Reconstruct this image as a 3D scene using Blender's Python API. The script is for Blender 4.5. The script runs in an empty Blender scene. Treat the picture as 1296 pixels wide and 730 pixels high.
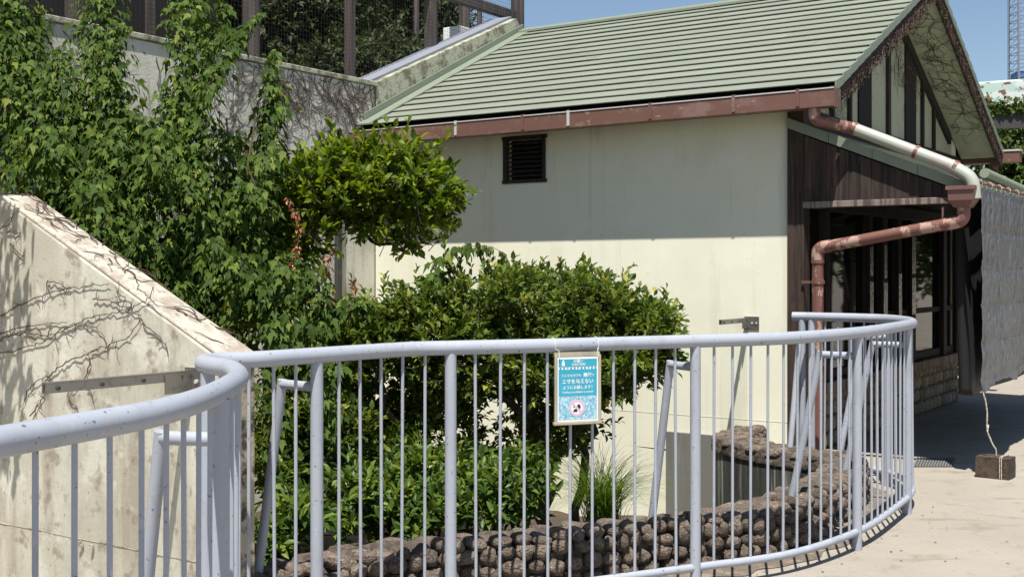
import bpy, bmesh, math, random
import numpy as np
from mathutils import Vector, Matrix, noise as mnoise

# ---------------------------------------------------------------- camera, world, sun, exposure
scn = bpy.context.scene
col = scn.collection
F, CX, HY, CH = 1500.0, 648.0, 345.0, 1.43          # focal (px), principal point, eye height
cam_d = bpy.data.cameras.new('camera'); cam = bpy.data.objects.new('camera', cam_d); col.objects.link(cam)
cam.location = (0, 0, CH); cam.rotation_euler = (math.radians(90), 0, 0)
cam_d.sensor_width = 36.0; cam_d.lens = F / 1296 * 36.0; cam_d.shift_y = -(365 - HY) / 1296
cam_d.clip_start = 0.05; cam_d.clip_end = 3000
scn.camera = cam
LIGHT = Vector((.0968, .5377, -1.225)).normalized()    # direction the sunlight travels
SUN_EL = math.asin(-LIGHT.z)
world = bpy.data.worlds.new('World'); scn.world = world; world.use_nodes = True
wn = world.node_tree.nodes; wl = world.node_tree.links
bg = wn['Background']; sky = wn.new('ShaderNodeTexSky'); sky.sky_type = 'NISHITA'; sky.sun_disc = False
sky.sun_elevation = SUN_EL; sky.sun_rotation = math.atan2(-LIGHT.x, -LIGHT.y)
sky.air_density = 1.0; sky.dust_density = .5; sky.ozone_density = 1.5
wl.new(sky.outputs[0], bg.inputs[0]); bg.inputs[1].default_value = 0.076
sun_d = bpy.data.lights.new('sun', 'SUN'); sun_d.energy = 5.0; sun_d.angle = math.radians(.53); sun_d.color = (1.0, .955, .88)
sun = bpy.data.objects.new('sun', sun_d); col.objects.link(sun); sun.location = (-2, -6, 14)
sun.rotation_euler = LIGHT.to_track_quat('-Z', 'Y').to_euler()
scn.view_settings.view_transform = 'Standard'; scn.view_settings.look = 'None'
scn.view_settings.gamma = 1; scn.view_settings.use_curve_mapping = False
scn.view_settings.exposure = 0.62
scn.cycles.max_bounces = 8; scn.cycles.transparent_max_bounces = 16

rnd = random.Random(7)
npr = np.random.default_rng(11)

# ---------------------------------------------------------------- frames
C0 = Vector((2.124, 9.05, 0)); XB = Vector((.8295, -.5585, 0)).normalized(); YB = Vector((.5585, .8295, 0)).normalized()
def B(x, y, z): return C0 + XB * x + YB * y + Vector((0, 0, z))      # building frame: x right along front, y back along gable
def I(x, y, z): return Vector((x, y, z))
def at(px, py, d): return Vector(((px - CX) / F * d, d, CH - (py - HY) / F * d))
def gx(px, y):                                                        # local x of the pixel column on a plane at local y
    q = (px - CX) / F
    return (q * (C0.y + YB.y * y) - C0.x - YB.x * y) / (XB.x - XB.y * q)
def gy(px, x):
    q = (px - CX) / F
    return (q * (C0.y + XB.y * x) - C0.x - XB.x * x) / (YB.x - YB.y * q)
def zat(p, py): return CH - (py - HY) / F * p.y
def LP(px, py, y):                                                    # local point on plane local y
    x = gx(px, y); w = B(x, y, 0); return (x, y, zat(w, py))
def LPX(px, py, x):
    y = gy(px, x); w = B(x, y, 0); return (x, y, zat(w, py))

# ---------------------------------------------------------------- mesh builder
class MB:
    def __init__(s, T=I): s.v = []; s.f = []; s.T = T
    def add(s, vs, fs):
        o = len(s.v); s.v += [s.T(*p) for p in vs]; s.f += [[i + o for i in f] for f in fs]; return s
    def box(s, x0, x1, y0, y1, z0, z1):
        return s.add([(x0,y0,z0),(x1,y0,z0),(x1,y1,z0),(x0,y1,z0),(x0,y0,z1),(x1,y0,z1),(x1,y1,z1),(x0,y1,z1)],
              [(0,3,2,1),(4,5,6,7),(0,1,5,4),(1,2,6,5),(2,3,7,6),(3,0,4,7)])
    def prism_y(s, poly, y0, y1):                                     # poly in (x,z)
        n = len(poly)
        return s.add([(x,y0,z) for x,z in poly] + [(x,y1,z) for x,z in poly],
              [list(range(n)), list(range(2*n-1, n-1, -1))] + [(i, i+n, (i+1)%n+n, (i+1)%n) for i in range(n)])
    def prism_x(s, poly, x0, x1):                                     # poly in (y,z)
        n = len(poly)
        return s.add([(x0,y,z) for y,z in poly] + [(x1,y,z) for y,z in poly],
              [list(range(n-1,-1,-1)), list(range(n, 2*n))] + [(i, (i+1)%n, (i+1)%n+n, i+n) for i in range(n)])
    def tube(s, pts, r, n=8, cap=True):
        pts = [s.T(*p) for p in pts]; m = len(pts)
        rs = r if isinstance(r, (list, tuple)) else [r] * m
        up = None; rings = []
        for i in range(m):
            t = (pts[min(i+1, m-1)] - pts[max(i-1, 0)])
            t = t.normalized() if t.length > 1e-9 else Vector((0,0,1))
            if up is None: up = t.orthogonal().normalized()
            up = up - t * up.dot(t)
            up = up.normalized() if up.length > 1e-6 else t.orthogonal().normalized()
            w = t.cross(up)
            rings.append([pts[i] + (up * math.cos(a) + w * math.sin(a)) * rs[i] for a in [2*math.pi*k/n for k in range(n)]])
        o = len(s.v)
        for g in rings: s.v += g
        for i in range(m-1):
            for k in range(n):
                s.f.append([o+i*n+k, o+i*n+(k+1)%n, o+(i+1)*n+(k+1)%n, o+(i+1)*n+k])
        if cap:
            s.f.append([o+k for k in range(n-1,-1,-1)]); s.f.append([o+(m-1)*n+k for k in range(n)])
        return s
    def build(s, name, mat, parent=None, smooth=False, bevel=0, fix=True):
        lo = Vector((min(p.x for p in s.v), min(p.y for p in s.v), min(p.z for p in s.v)))
        hi = Vector((max(p.x for p in s.v), max(p.y for p in s.v), max(p.z for p in s.v)))
        c = (lo + hi) / 2
        me = bpy.data.meshes.new(name); me.from_pydata([p - c for p in s.v], [], s.f); me.update()
        if fix:
            bm = bmesh.new(); bm.from_mesh(me); bmesh.ops.recalc_face_normals(bm, faces=bm.faces); bm.to_mesh(me); bm.free()
        me.materials.append(mat)
        o = bpy.data.objects.new(name, me); col.objects.link(o)
        place(o, c, parent)
        if smooth:
            me.shade_smooth()
            try: me.set_sharp_from_angle(angle=math.radians(42))
            except Exception: pass
        if bevel:
            b = o.modifiers.new('bevel', 'BEVEL'); b.width = bevel; b.segments = 2; b.limit_method = 'ANGLE'
        return o
BASE = {}
def worldpos(o): return BASE.get(o.name, Vector((0,0,0)))
def place(o, c, parent):
    o.location = Vector(c) - (worldpos(parent) if parent else Vector((0,0,0)))
    BASE[o.name] = Vector(c)
    if parent: o.parent = parent
def thing(name, label, cat, loc, group=None):
    o = bpy.data.objects.new(name, None); col.objects.link(o); o.empty_display_size = .1
    place(o, loc, None); return tag(o, label, cat, group)
def tag(o, label, cat, group=None):
    o['label'] = label; o['category'] = cat
    if group: o['group'] = group
    return o
def struct(o, label=None):
    o['kind'] = 'structure'
    if label: o['label'] = label
    return o

# ---------------------------------------------------------------- materials
def mat(name, base, rough=.7, metal=0.0, layers=(), bumps=(), spec=.5, rand=0.0, crease=()):
    """layers: (scale(x,y,z) or number, colour, lo, hi, detail[, strength]); bumps: (scale, strength, dist)"""
    m = bpy.data.materials.new(name); m.use_nodes = True; nt = m.node_tree; N = nt.nodes; L = nt.links
    p = N['Principled BSDF']; p.inputs['Roughness'].default_value = rough; p.inputs['Metallic'].default_value = metal
    p.inputs['Specular IOR Level'].default_value = spec
    tc = N.new('ShaderNodeTexCoord'); oi = N.new('ShaderNodeObjectInfo')
    mul = N.new('ShaderNodeVectorMath'); mul.operation = 'SCALE'; mul.inputs[0].default_value = (13.1, 7.7, 19.3); L.new(oi.outputs['Random'], mul.inputs['Scale'])
    ad = N.new('ShaderNodeVectorMath'); ad.operation = 'ADD'; L.new(tc.outputs['Object'], ad.inputs[0]); L.new(mul.outputs[0], ad.inputs[1])
    vec = ad.outputs[0]
    rgb = N.new('ShaderNodeRGB'); rgb.outputs[0].default_value = (*base, 1); cur = rgb.outputs[0]
    for ly in layers:
        sc, c, lo, hi, det = ly[:5]; st = ly[5] if len(ly) > 5 else 1.0
        mp = N.new('ShaderNodeMapping'); L.new(vec, mp.inputs[0])
        mp.inputs['Scale'].default_value = sc if isinstance(sc, tuple) else (sc, sc, sc)
        nz = N.new('ShaderNodeTexNoise'); nz.inputs['Scale'].default_value = 1.0; nz.inputs['Detail'].default_value = det; nz.inputs['Roughness'].default_value = .62
        L.new(mp.outputs[0], nz.inputs[0])
        mr = N.new('ShaderNodeMapRange'); mr.inputs[1].default_value = lo; mr.inputs[2].default_value = hi; mr.inputs[4].default_value = st; mr.interpolation_type = 'SMOOTHSTEP'
        L.new(nz.outputs[0], mr.inputs[0])
        mx = N.new('ShaderNodeMix'); mx.data_type = 'RGBA'; L.new(mr.outputs[0], mx.inputs[0]); L.new(cur, mx.inputs[6]); mx.inputs[7].default_value = (*c, 1)
        cur = mx.outputs[2]
    if rand:
        hs = N.new('ShaderNodeHueSaturation'); L.new(cur, hs.inputs['Color'])
        mr = N.new('ShaderNodeMapRange'); mr.inputs[3].default_value = 1 - rand; mr.inputs[4].default_value = 1 + rand
        L.new(oi.outputs['Random'], mr.inputs[0]); L.new(mr.outputs[0], hs.inputs['Value']); cur = hs.outputs[0]
    L.new(cur, p.inputs['Base Color'])
    nrm = None
    for sc, st, dist in bumps:
        mp = N.new('ShaderNodeMapping'); L.new(vec, mp.inputs[0]); mp.inputs['Scale'].default_value = sc if isinstance(sc, tuple) else (sc, sc, sc)
        nz = N.new('ShaderNodeTexNoise'); nz.inputs['Scale'].default_value = 1.0; nz.inputs['Detail'].default_value = 5; L.new(mp.outputs[0], nz.inputs[0])
        bp = N.new('ShaderNodeBump'); bp.inputs['Strength'].default_value = st; bp.inputs['Distance'].default_value = dist
        L.new(nz.outputs[0], bp.inputs['Height'])
        if nrm: L.new(nrm, bp.inputs['Normal'])
        nrm = bp.outputs[0]
    for sc, st, dist in crease:
        mp = N.new('ShaderNodeMapping'); L.new(vec, mp.inputs[0]); mp.inputs['Scale'].default_value = sc
        vo = N.new('ShaderNodeTexVoronoi'); vo.feature = 'DISTANCE_TO_EDGE'; vo.inputs['Scale'].default_value = 1.0; L.new(mp.outputs[0], vo.inputs['Vector'])
        bp = N.new('ShaderNodeBump'); bp.inputs['Strength'].default_value = st; bp.inputs['Distance'].default_value = dist; L.new(vo.outputs['Distance'], bp.inputs['Height'])
        if nrm: L.new(nrm, bp.inputs['Normal'])
        nrm = bp.outputs[0]
    if nrm: L.new(nrm, p.inputs['Normal'])
    return m

def leafmat(name, dark, mid, light, rough=.42, trans=.28, yellow=None, spec=.5):
    m = bpy.data.materials.new(name); m.use_nodes = True; nt = m.node_tree; N = nt.nodes; L = nt.links
    p = N['Principled BSDF']; out = N['Material Output']; p.inputs['Roughness'].default_value = rough; p.inputs['Specular IOR Level'].default_value = spec
    a = N.new('ShaderNodeAttribute'); a.attribute_name = 'tone'; oi = N.new('ShaderNodeObjectInfo')
    ad = N.new('ShaderNodeMath'); ad.operation = 'ADD'; L.new(a.outputs['Fac'], ad.inputs[0]); L.new(oi.outputs['Random'], ad.inputs[1])
    fr = N.new('ShaderNodeMath'); fr.operation = 'FRACT'; L.new(ad.outputs[0], fr.inputs[0])
    cr = N.new('ShaderNodeValToRGB'); e = cr.color_ramp.elements
    e[0].position = 0; e[0].color = (*dark, 1); e[1].position = .93; e[1].color = (*light, 1)
    k = e.new(.5); k.color = (*mid, 1)
    if yellow: k = e.new(.985); k.color = (*yellow, 1)
    L.new(fr.outputs[0], cr.inputs[0]); L.new(cr.outputs[0], p.inputs['Base Color'])
    tr = N.new('ShaderNodeBsdfTranslucent'); hs = N.new('ShaderNodeHueSaturation'); hs.inputs['Value'].default_value = 1.5; hs.inputs['Hue'].default_value = .485; hs.inputs['Saturation'].default_value = 1.1
    L.new(cr.outputs[0], hs.inputs['Color']); L.new(hs.outputs[0], tr.inputs[0])
    mx = N.new('ShaderNodeMixShader'); mx.inputs[0].default_value = trans; L.new(p.outputs[0], mx.inputs[1]); L.new(tr.outputs[0], mx.inputs[2]); L.new(mx.outputs[0], out.inputs[0])
    return m

def clearmat(name, tint=(.93,.95,.93), fac=.08):
    m = bpy.data.materials.new(name); m.use_nodes = True; nt = m.node_tree; N = nt.nodes; L = nt.links
    out = N['Material Output']; N.remove(N['Principled BSDF'])
    t = N.new('ShaderNodeBsdfTransparent'); t.inputs[0].default_value = (*tint, 1)
    g = N.new('ShaderNodeBsdfGlossy'); g.inputs[1].default_value = .04
    fn = N.new('ShaderNodeValue'); fn.outputs[0].default_value = .03
    mx = N.new('ShaderNodeMixShader'); L.new(fn.outputs[0], mx.inputs[0]); L.new(t.outputs[0], mx.inputs[1]); L.new(g.outputs[0], mx.inputs[2])
    d = N.new('ShaderNodeBsdfDiffuse'); d.inputs[0].default_value = (.6,.6,.56,1)
    m2 = N.new('ShaderNodeMixShader'); m2.inputs[0].default_value = fac; L.new(mx.outputs[0], m2.inputs[1]); L.new(d.outputs[0], m2.inputs[2]); L.new(m2.outputs[0], out.inputs[0])
    return m

M = {}
M['ground'] = mat('sandy_concrete', (.295,.265,.22), .9, layers=[(.9,(.335,.302,.252),.35,.7,6), (5,(.21,.172,.13),.52,.74,8,.85), (.5,(.22,.182,.14),.56,.75,4,.7), (45,(.13,.105,.085),.60,.74,4,.85), ((1.6,6,1),(.23,.192,.148),.58,.70,5,.8), (17,(.36,.31,.245),.6,.72,6,.6)], bumps=[(90,.5,.006),(9,.4,.015)])
M['dirt'] = mat('loose_dirt', (.15,.12,.09), .95, layers=[(9,(.24,.20,.155),.48,.62,7), (40,(.06,.048,.036),.56,.68,5,.8)], bumps=[(40,.8,.02)])
M['soil'] = mat('soil', (.05,.036,.024), .95, layers=[(12,(.09,.065,.04),.5,.7,6)], bumps=[(30,.8,.02)])
M['plaster'] = mat('cream_plaster', (.76,.75,.60), .85, layers=[(.8,(.70,.68,.53),.45,.75,5), ((2.2,2.2,.35),(.62,.58,.44),.6,.78,4,.5), (9,(.66,.63,.5),.6,.75,5,.35), ((6,6,.45),(.56,.53,.41),.56,.72,5,.45), ((14,14,.3),(.60,.57,.45),.60,.72,4,.4), (2.2,(.80,.79,.66),.52,.64,6,.5), (38,(.3,.28,.22),.68,.73,3,.45)], bumps=[(140,.12,.002),(6,.12,.006)])
M['concrete'] = mat('weathered_concrete', (.53,.515,.43), .9, layers=[(1.6,(.42,.395,.32),.40,.62,7), ((6,6,.8),(.29,.25,.19),.46,.66,7,.8), (5,(.62,.605,.53),.54,.66,5,.7), (11,(.22,.175,.125),.54,.66,8,.75), ((24,24,3),(.33,.28,.21),.58,.70,6,.6), (50,(.13,.1,.075),.64,.74,3,.7)], bumps=[(55,.3,.004),(7,.35,.012)])
M['concrete_mossy'] = mat('lichen_concrete', (.40,.40,.30), .95, layers=[(9,(.16,.15,.105),.42,.62,8), (28,(.5,.5,.38),.55,.7,5,.7), (60,(.07,.06,.04),.58,.72,3,.7)], bumps=[(50,.5,.008)])
M['concrete_old'] = mat('old_grey_concrete', (.64,.62,.53), .95, layers=[(2.5,(.50,.47,.38),.42,.65,7), ((7,7,.8),(.2,.17,.125),.52,.74,6,.8), (20,(.56,.54,.45),.58,.72,5,.6)], bumps=[(45,.4,.006)])
M['wall_top'] = mat('pale_wall_top', (.45,.42,.35), .95, layers=[(7,(.27,.22,.17),.46,.62,8,.85), (30,(.12,.09,.07),.57,.70,5,.8), (4,(.56,.54,.47),.55,.68,5,.8), (14,(.34,.29,.23),.5,.62,7,.6)], bumps=[(40,.6,.01),(9,.4,.02)])
M['end_dark'] = mat('lichen_end_face', (.42,.35,.25), .95, layers=[(11,(.07,.055,.038),.45,.58,8), (5,(.5,.42,.31),.58,.7,5,.6)], bumps=[(50,.5,.006)])
M['rail'] = mat('lavender_grey_paint', (.345,.37,.422), .45, layers=[(3,(.315,.338,.388),.45,.7,5,.8), ((7,7,3),(.26,.272,.30),.54,.72,6,.6), (30,(.44,.33,.30),.645,.68,4,.75), (70,(.10,.075,.065),.655,.685,3,.85), (22,(.42,.44,.50),.62,.7,4,.5)], bumps=[(160,.08,.001),(18,.06,.003)], spec=.4)
M['roof'] = mat('sage_green_metal', (.212,.232,.182), .55, layers=[((.7,3,3),(.185,.205,.16),.45,.7,5,.8), ((3,14,14),(.25,.27,.22),.58,.72,4,.6), (9,(.25,.215,.15),.62,.70,4,.55), ((1.2,30,30),(.16,.18,.14),.58,.7,5,.5)], bumps=[((2,8,8),.25,.006)], rand=.07)
M['flash'] = mat('green_flashing', (.20,.232,.172), .5, layers=[(6,(.165,.19,.145),.5,.7,5,.6)])
M['cap'] = mat('pale_blue_metal_cap', (.215,.23,.268), .6, layers=[(3,(.18,.195,.23),.5,.7,4,.6), ((8,8,2),(.2,.21,.23),.64,.75,5,.5)])
M['gutter'] = mat('faded_brown_gutter', (.15,.075,.058), .5, layers=[((2,6,6),(.22,.14,.115),.5,.66,6,.8), ((7,14,14),(.40,.28,.245),.60,.70,5,.7), (20,(.14,.065,.05),.6,.72,4,.6)], bumps=[(30,.1,.003)])
M['pipe'] = mat('flaking_brown_pipe', (.16,.07,.053), .5, layers=[((9,9,5),(.40,.265,.21),.53,.57,6,.9), ((20,20,9),(.14,.06,.045),.62,.68,5,.6)], bumps=[(25,.08,.002)])
M['pipe_pale'] = mat('faded_pale_pipe', (.36,.38,.32), .5, layers=[((6,6,6),(.40,.33,.30),.5,.6,5,.8), (24,(.24,.2,.17),.63,.72,5,.7)])
M['rim'] = mat('pale_gutter_rim', (.5,.48,.46), .4)
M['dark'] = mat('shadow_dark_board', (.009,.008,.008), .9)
M['gable_plaster'] = mat('greenish_plaster', (.40,.415,.30), .9, layers=[((3,3,1),(.30,.315,.22),.45,.7,6,.8), (14,(.22,.22,.15),.6,.72,5,.6)], bumps=[(60,.2,.003)])
def woodmat(name, base, dk, lt, rough=.8):
    return mat(name, base, rough, layers=[((22,22,1.6),dk,.42,.62,6), ((40,40,2.2),lt,.58,.74,5,.7), (5,dk,.55,.75,4,.6)], bumps=[((60,60,3),.5,.004)], rand=.22)
M['wood'] = woodmat('dark_weathered_wood', (.03,.02,.015), (.010,.007,.006), (.075,.056,.045))
M['wood_red'] = woodmat('brown_plank_wood', (.045,.026,.018), (.011,.007,.006), (.13,.10,.083))
M['wood_grey'] = woodmat('grey_bleached_wood', (.20,.16,.135), (.07,.05,.04), (.34,.30,.265))
M['log'] = mat('grey_log_post', (.105,.085,.08), .85, layers=[((16,16,.8),(.045,.036,.033),.45,.65,6), ((30,30,1.2),(.19,.155,.145),.58,.72,4,.8), ((9,9,4),(.2,.11,.06),.68,.75,3,.7)], bumps=[((40,40,2),.5,.006)])
M['stone'] = mat('brown_river_stone', (.165,.126,.095), .88, layers=[(1.3,(.09,.066,.05),.42,.62,5), (4.0,(.36,.30,.235),.55,.68,7,.8), (1.1,(.26,.21,.165),.55,.7,4,.7), (9,(.42,.38,.32),.64,.72,4,.6), (7,(.06,.043,.033),.58,.70,6,.75)], bumps=[(5,.6,.06),(2.0,.4,.1)], rand=.35)
M['stone_pale'] = mat('pale_river_stone', (.29,.25,.19), .85, layers=[(1.8,(.16,.13,.10),.5,.68,6,.8), (6,(.46,.41,.33),.6,.72,4,.6)], bumps=[(5,.6,.06)], rand=.25)
M['mortar'] = mat('brown_mortar', (.105,.085,.066), .95, layers=[(9,(.045,.034,.026),.45,.62,7), (22,(.24,.205,.165),.58,.70,6,.8), (50,(.03,.024,.02),.6,.7,4,.7)], bumps=[(35,.8,.015),(9,.6,.03)])
M['pit'] = mat('dark_green_pit_wall', (.05,.055,.045), .8, layers=[((16,16,.9),(.022,.025,.02),.45,.65,5), ((26,26,.7),(.34,.35,.33),.56,.66,5,.75), (20,(.085,.08,.06),.6,.72,5,.6)], bumps=[(30,.3,.006)])
M['grey_board'] = mat('grey_cement_board', (.165,.165,.148), .8, layers=[((5,5,.8),(.125,.125,.112),.45,.7,6), ((20,20,1.5),(.235,.235,.215),.62,.74,5,.6), (40,(.30,.29,.26),.7,.78,3,.5)], bumps=[(60,.15,.003)])
M['steel'] = mat('brushed_steel', (.33,.315,.29), .38, .85, layers=[((3,30,30),(.2,.185,.17),.5,.7,4,.7)])
M['clear'] = clearmat('clear_acrylic', (.985,.99,.985), .015)
M['silver'] = mat('silver_tarp', (.20,.203,.212), .40, .6, layers=[((20,20,6),(.13,.132,.14),.45,.65,6,.7), (6,(.19,.165,.135),.56,.72,4,.5), ((60,60,30),(.42,.42,.44),.62,.70,4,.7)], bumps=[((24,24,16),.35,.02)], crease=[((13,13,9),.75,.04),((38,38,30),.55,.012)])
M['black_cloth'] = mat('black_sheet', (.014,.014,.015), .7, bumps=[((20,20,4),.3,.01)])
M['rope'] = mat('pale_rope', (.55,.5,.4), .9, layers=[(60,(.3,.26,.2),.5,.6,3)])
M['block'] = mat('brown_block', (.075,.05,.036), .9, layers=[(14,(.035,.023,.018),.45,.62,7), (40,(.16,.12,.09),.62,.72,5,.7)], bumps=[(50,.7,.008),(12,.5,.02)])
M['glass'] = mat('dark_window_glass', (.008,.009,.009), .03, spec=.5)
M['paper'] = mat('paper', (.5,.47,.42), .8)
M['tape'] = mat('silver_tape_sheet', (.28,.26,.25), .25, .6, layers=[(14,(.1,.08,.07),.45,.6,5)], bumps=[(30,.5,.01)])
M['white'] = mat('white_print', (.78,.79,.78), .5)
M['blue'] = mat('turquoise_print', (.03,.33,.46), .45, layers=[(5,(.045,.38,.52),.45,.7,4,.8), (70,(.45,.62,.68),.7,.75,2,.5)])
M['paleblue'] = mat('pale_blue_print', (.22,.47,.60), .5, layers=[(90,(.50,.68,.75),.45,.6,5), (150,(.06,.16,.25),.55,.62,4,.9)])
M['pink'] = mat('pink_print', (.66,.44,.53), .5)
M['ink'] = mat('dark_ink', (.02,.028,.045), .6)
M['beige'] = mat('beige_sign_frame', (.38,.35,.265), .6, layers=[((12,12,3),(.28,.25,.19),.5,.7,5,.8)])
M['wire'] = mat('white_tie_wire', (.66,.66,.6), .5)
M['net'] = mat('dark_net', (.02,.02,.02), .8)
M['vine_stem'] = mat('dry_vine_stem', (.075,.045,.037), .9, layers=[(40,(.14,.095,.08),.5,.65,3)])
M['bark'] = mat('grey_brown_bark', (.10,.075,.052), .9, layers=[((20,20,5),(.045,.033,.024),.45,.62,6), (30,(.2,.165,.12),.6,.72,4,.7)], bumps=[(50,.6,.008)])
M['peel'] = mat('peeling_mint_paint', (.42,.56,.50), .6, layers=[((1.5,1.5,9),(.62,.66,.64),.45,.55,2), ((7,7,10),(.19,.085,.05),.545,.59,7)], bumps=[(30,.2,.004)])
M['beam'] = mat('dark_steel_beam', (.045,.043,.04), .7, layers=[(6,(.08,.07,.06),.55,.7,5)])
M['tower'] = mat('tower_steel', (.18,.22,.28), .5, .2)
M['tower_blue'] = mat('tower_blue_panel', (.05,.13,.30), .5)
M['grate'] = mat('grey_grate', (.20,.21,.21), .6, .3)
M['terrace'] = mat('terrace_earth', (.12,.095,.065), .95, layers=[(4,(.07,.06,.035),.45,.65,6)])
M['red_leaf'] = mat('dry_red_leaf', (.22,.07,.032), .8, rand=.3, layers=[(30,(.45,.2,.08),.5,.65,3)])
L_vine = leafmat('vine_leaf', (.036,.068,.013), (.062,.108,.019), (.125,.185,.034), .6, .34, yellow=(.20,.23,.05), spec=.14)
L_tree = leafmat('glossy_tree_leaf', (.045,.080,.010), (.092,.148,.014), (.205,.275,.028), .5, .42, spec=.22)
L_shrub = leafmat('shrub_leaf', (.042,.074,.012), (.080,.125,.018), (.16,.212,.032), .5, .34, yellow=(.36,.34,.07), spec=.25)
L_low = leafmat('whorled_leaf', (.030,.064,.011), (.060,.112,.016), (.155,.215,.030), .42, .3, spec=.32)
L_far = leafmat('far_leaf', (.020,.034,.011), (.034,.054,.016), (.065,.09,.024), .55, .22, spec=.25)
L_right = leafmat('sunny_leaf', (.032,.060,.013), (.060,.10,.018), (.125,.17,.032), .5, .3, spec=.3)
L_grass = leafmat('sedge_blade', (.035,.080,.010), (.075,.145,.014), (.16,.25,.028), .45, .35, spec=.3)

# ---------------------------------------------------------------- foliage tools
OVAL_V = np.array([(0,0,0),(-.42,.34,.10),(0,.36,0),(.42,.34,.10),(-.34,.70,.07),(0,.72,-.05),(.34,.70,.07),(0,1,-.16)])
OVAL_F = np.array([(0,2,1),(0,3,2),(1,2,5),(1,5,4),(2,3,6),(2,6,5),(4,5,7),(5,6,7)])
LANCE_V = OVAL_V * np.array((.46,1,1)); ELL_V = OVAL_V * np.array((.58,1,1))
LOBE_V = np.array([(0,0,0),(-.20,.06,.04),(-.40,.50,.0),(-.20,.46,.06),(0,1.12,-.16),(.20,.46,.06),(.40,.50,.0),(.20,.06,.04),(0,.36,-.02)])
LOBE_F = np.array([(0,8,1),(1,8,2),(2,8,3),(3,8,4),(4,8,5),(5,8,6),(6,8,7),(7,8,0)])
def norm(a): return a / np.maximum(np.linalg.norm(a, axis=-1, keepdims=True), 1e-9)
def leaf_basis(D, Nn):
    D = norm(D); X = norm(np.cross(D, Nn)); Z = np.cross(X, D); return X, D, Z
def leaf_mesh(name, tv, tf, P, D, Nn, S, tone):
    X, Y, Z = leaf_basis(D, Nn); n = len(P); k = len(tv)
    V = P[:,None,:] + S[:,None,None] * (tv[None,:,0:1]*X[:,None,:] + tv[None,:,1:2]*Y[:,None,:] + tv[None,:,2:3]*Z[:,None,:])
    Fc = (tf[None,:,:] + (np.arange(n)*k)[:,None,None]).reshape(-1,3)
    c = V.reshape(-1,3).mean(0)
    me = bpy.data.meshes.new(name); me.vertices.add(n*k); me.vertices.foreach_set('co', (V.reshape(-1,3)-c).ravel())
    nl = Fc.size; me.loops.add(nl); me.loops.foreach_set('vertex_index', Fc.ravel().astype(np.int32))
    me.polygons.add(len(Fc)); me.polygons.foreach_set('loop_start', np.arange(0, nl, 3, dtype=np.int32))
    at_ = me.attributes.new('tone', 'FLOAT', 'FACE'); at_.data.foreach_set('value', np.repeat(tone, len(tf)).astype(np.float32))
    me.update(calc_edges=True); return me, c
def foliage(name, shape, P, D, Nn, S, material, parent, singles=0, tone=None):
    tv, tf = shape; n = len(P)
    tone = npr.random(n) if tone is None else tone
    keep = np.ones(n, bool)
    if singles:                                   # the leaves that show largest and foremost become parts of their own
        px = CX + P[:,0]/P[:,1]*F; py = HY - (P[:,2]-CH)/P[:,1]*F
        inf = (px > 0) & (px < 1296) & (py > 0) & (py < 730)
        key = (px//13).astype(int)*1000 + (py//13).astype(int)
        order = np.argsort(P[:,1]); seen = set(); cand = []
        for i in order:
            if inf[i] and key[i] not in seen: seen.add(key[i]); cand.append(i)
        npr.shuffle(cand); cand = cand[:singles]; keep[cand] = False
        me = bpy.data.meshes.new('leaf'); me.from_pydata([tuple(v) for v in tv], [], [tuple(int(i) for i in f) for f in tf]); me.materials.append(material)
        X, Y, Z = leaf_basis(D, Nn); base = worldpos(parent)
        for i in cand:
            o = bpy.data.objects.new('leaf', me); col.objects.link(o); o.parent = parent; s = S[i]
            R = Matrix(((X[i,0]*s,Y[i,0]*s,Z[i,0]*s,P[i,0]-base.x),(X[i,1]*s,Y[i,1]*s,Z[i,1]*s,P[i,1]-base.y),(X[i,2]*s,Y[i,2]*s,Z[i,2]*s,P[i,2]-base.z),(0,0,0,1)))
            o.matrix_local = R
    me, c = leaf_mesh(name, tv, tf, P[keep], D[keep], Nn[keep], S[keep], tone[keep])
    me.materials.append(material); o = bpy.data.objects.new(name, me); col.objects.link(o); place(o, c, parent); o['kind'] = 'stuff'
    return o
def blobs_px(lst):                                # (px,py,depth, rx px, ry px, depth radius m, weight)
    out = []
    for px, py, d, rx, ry, rd, w in lst: p = at(px, py, d); out.append((p.x, p.y, p.z, rx/F*d, rd, ry/F*d, w))
    return np.array(out)
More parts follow.
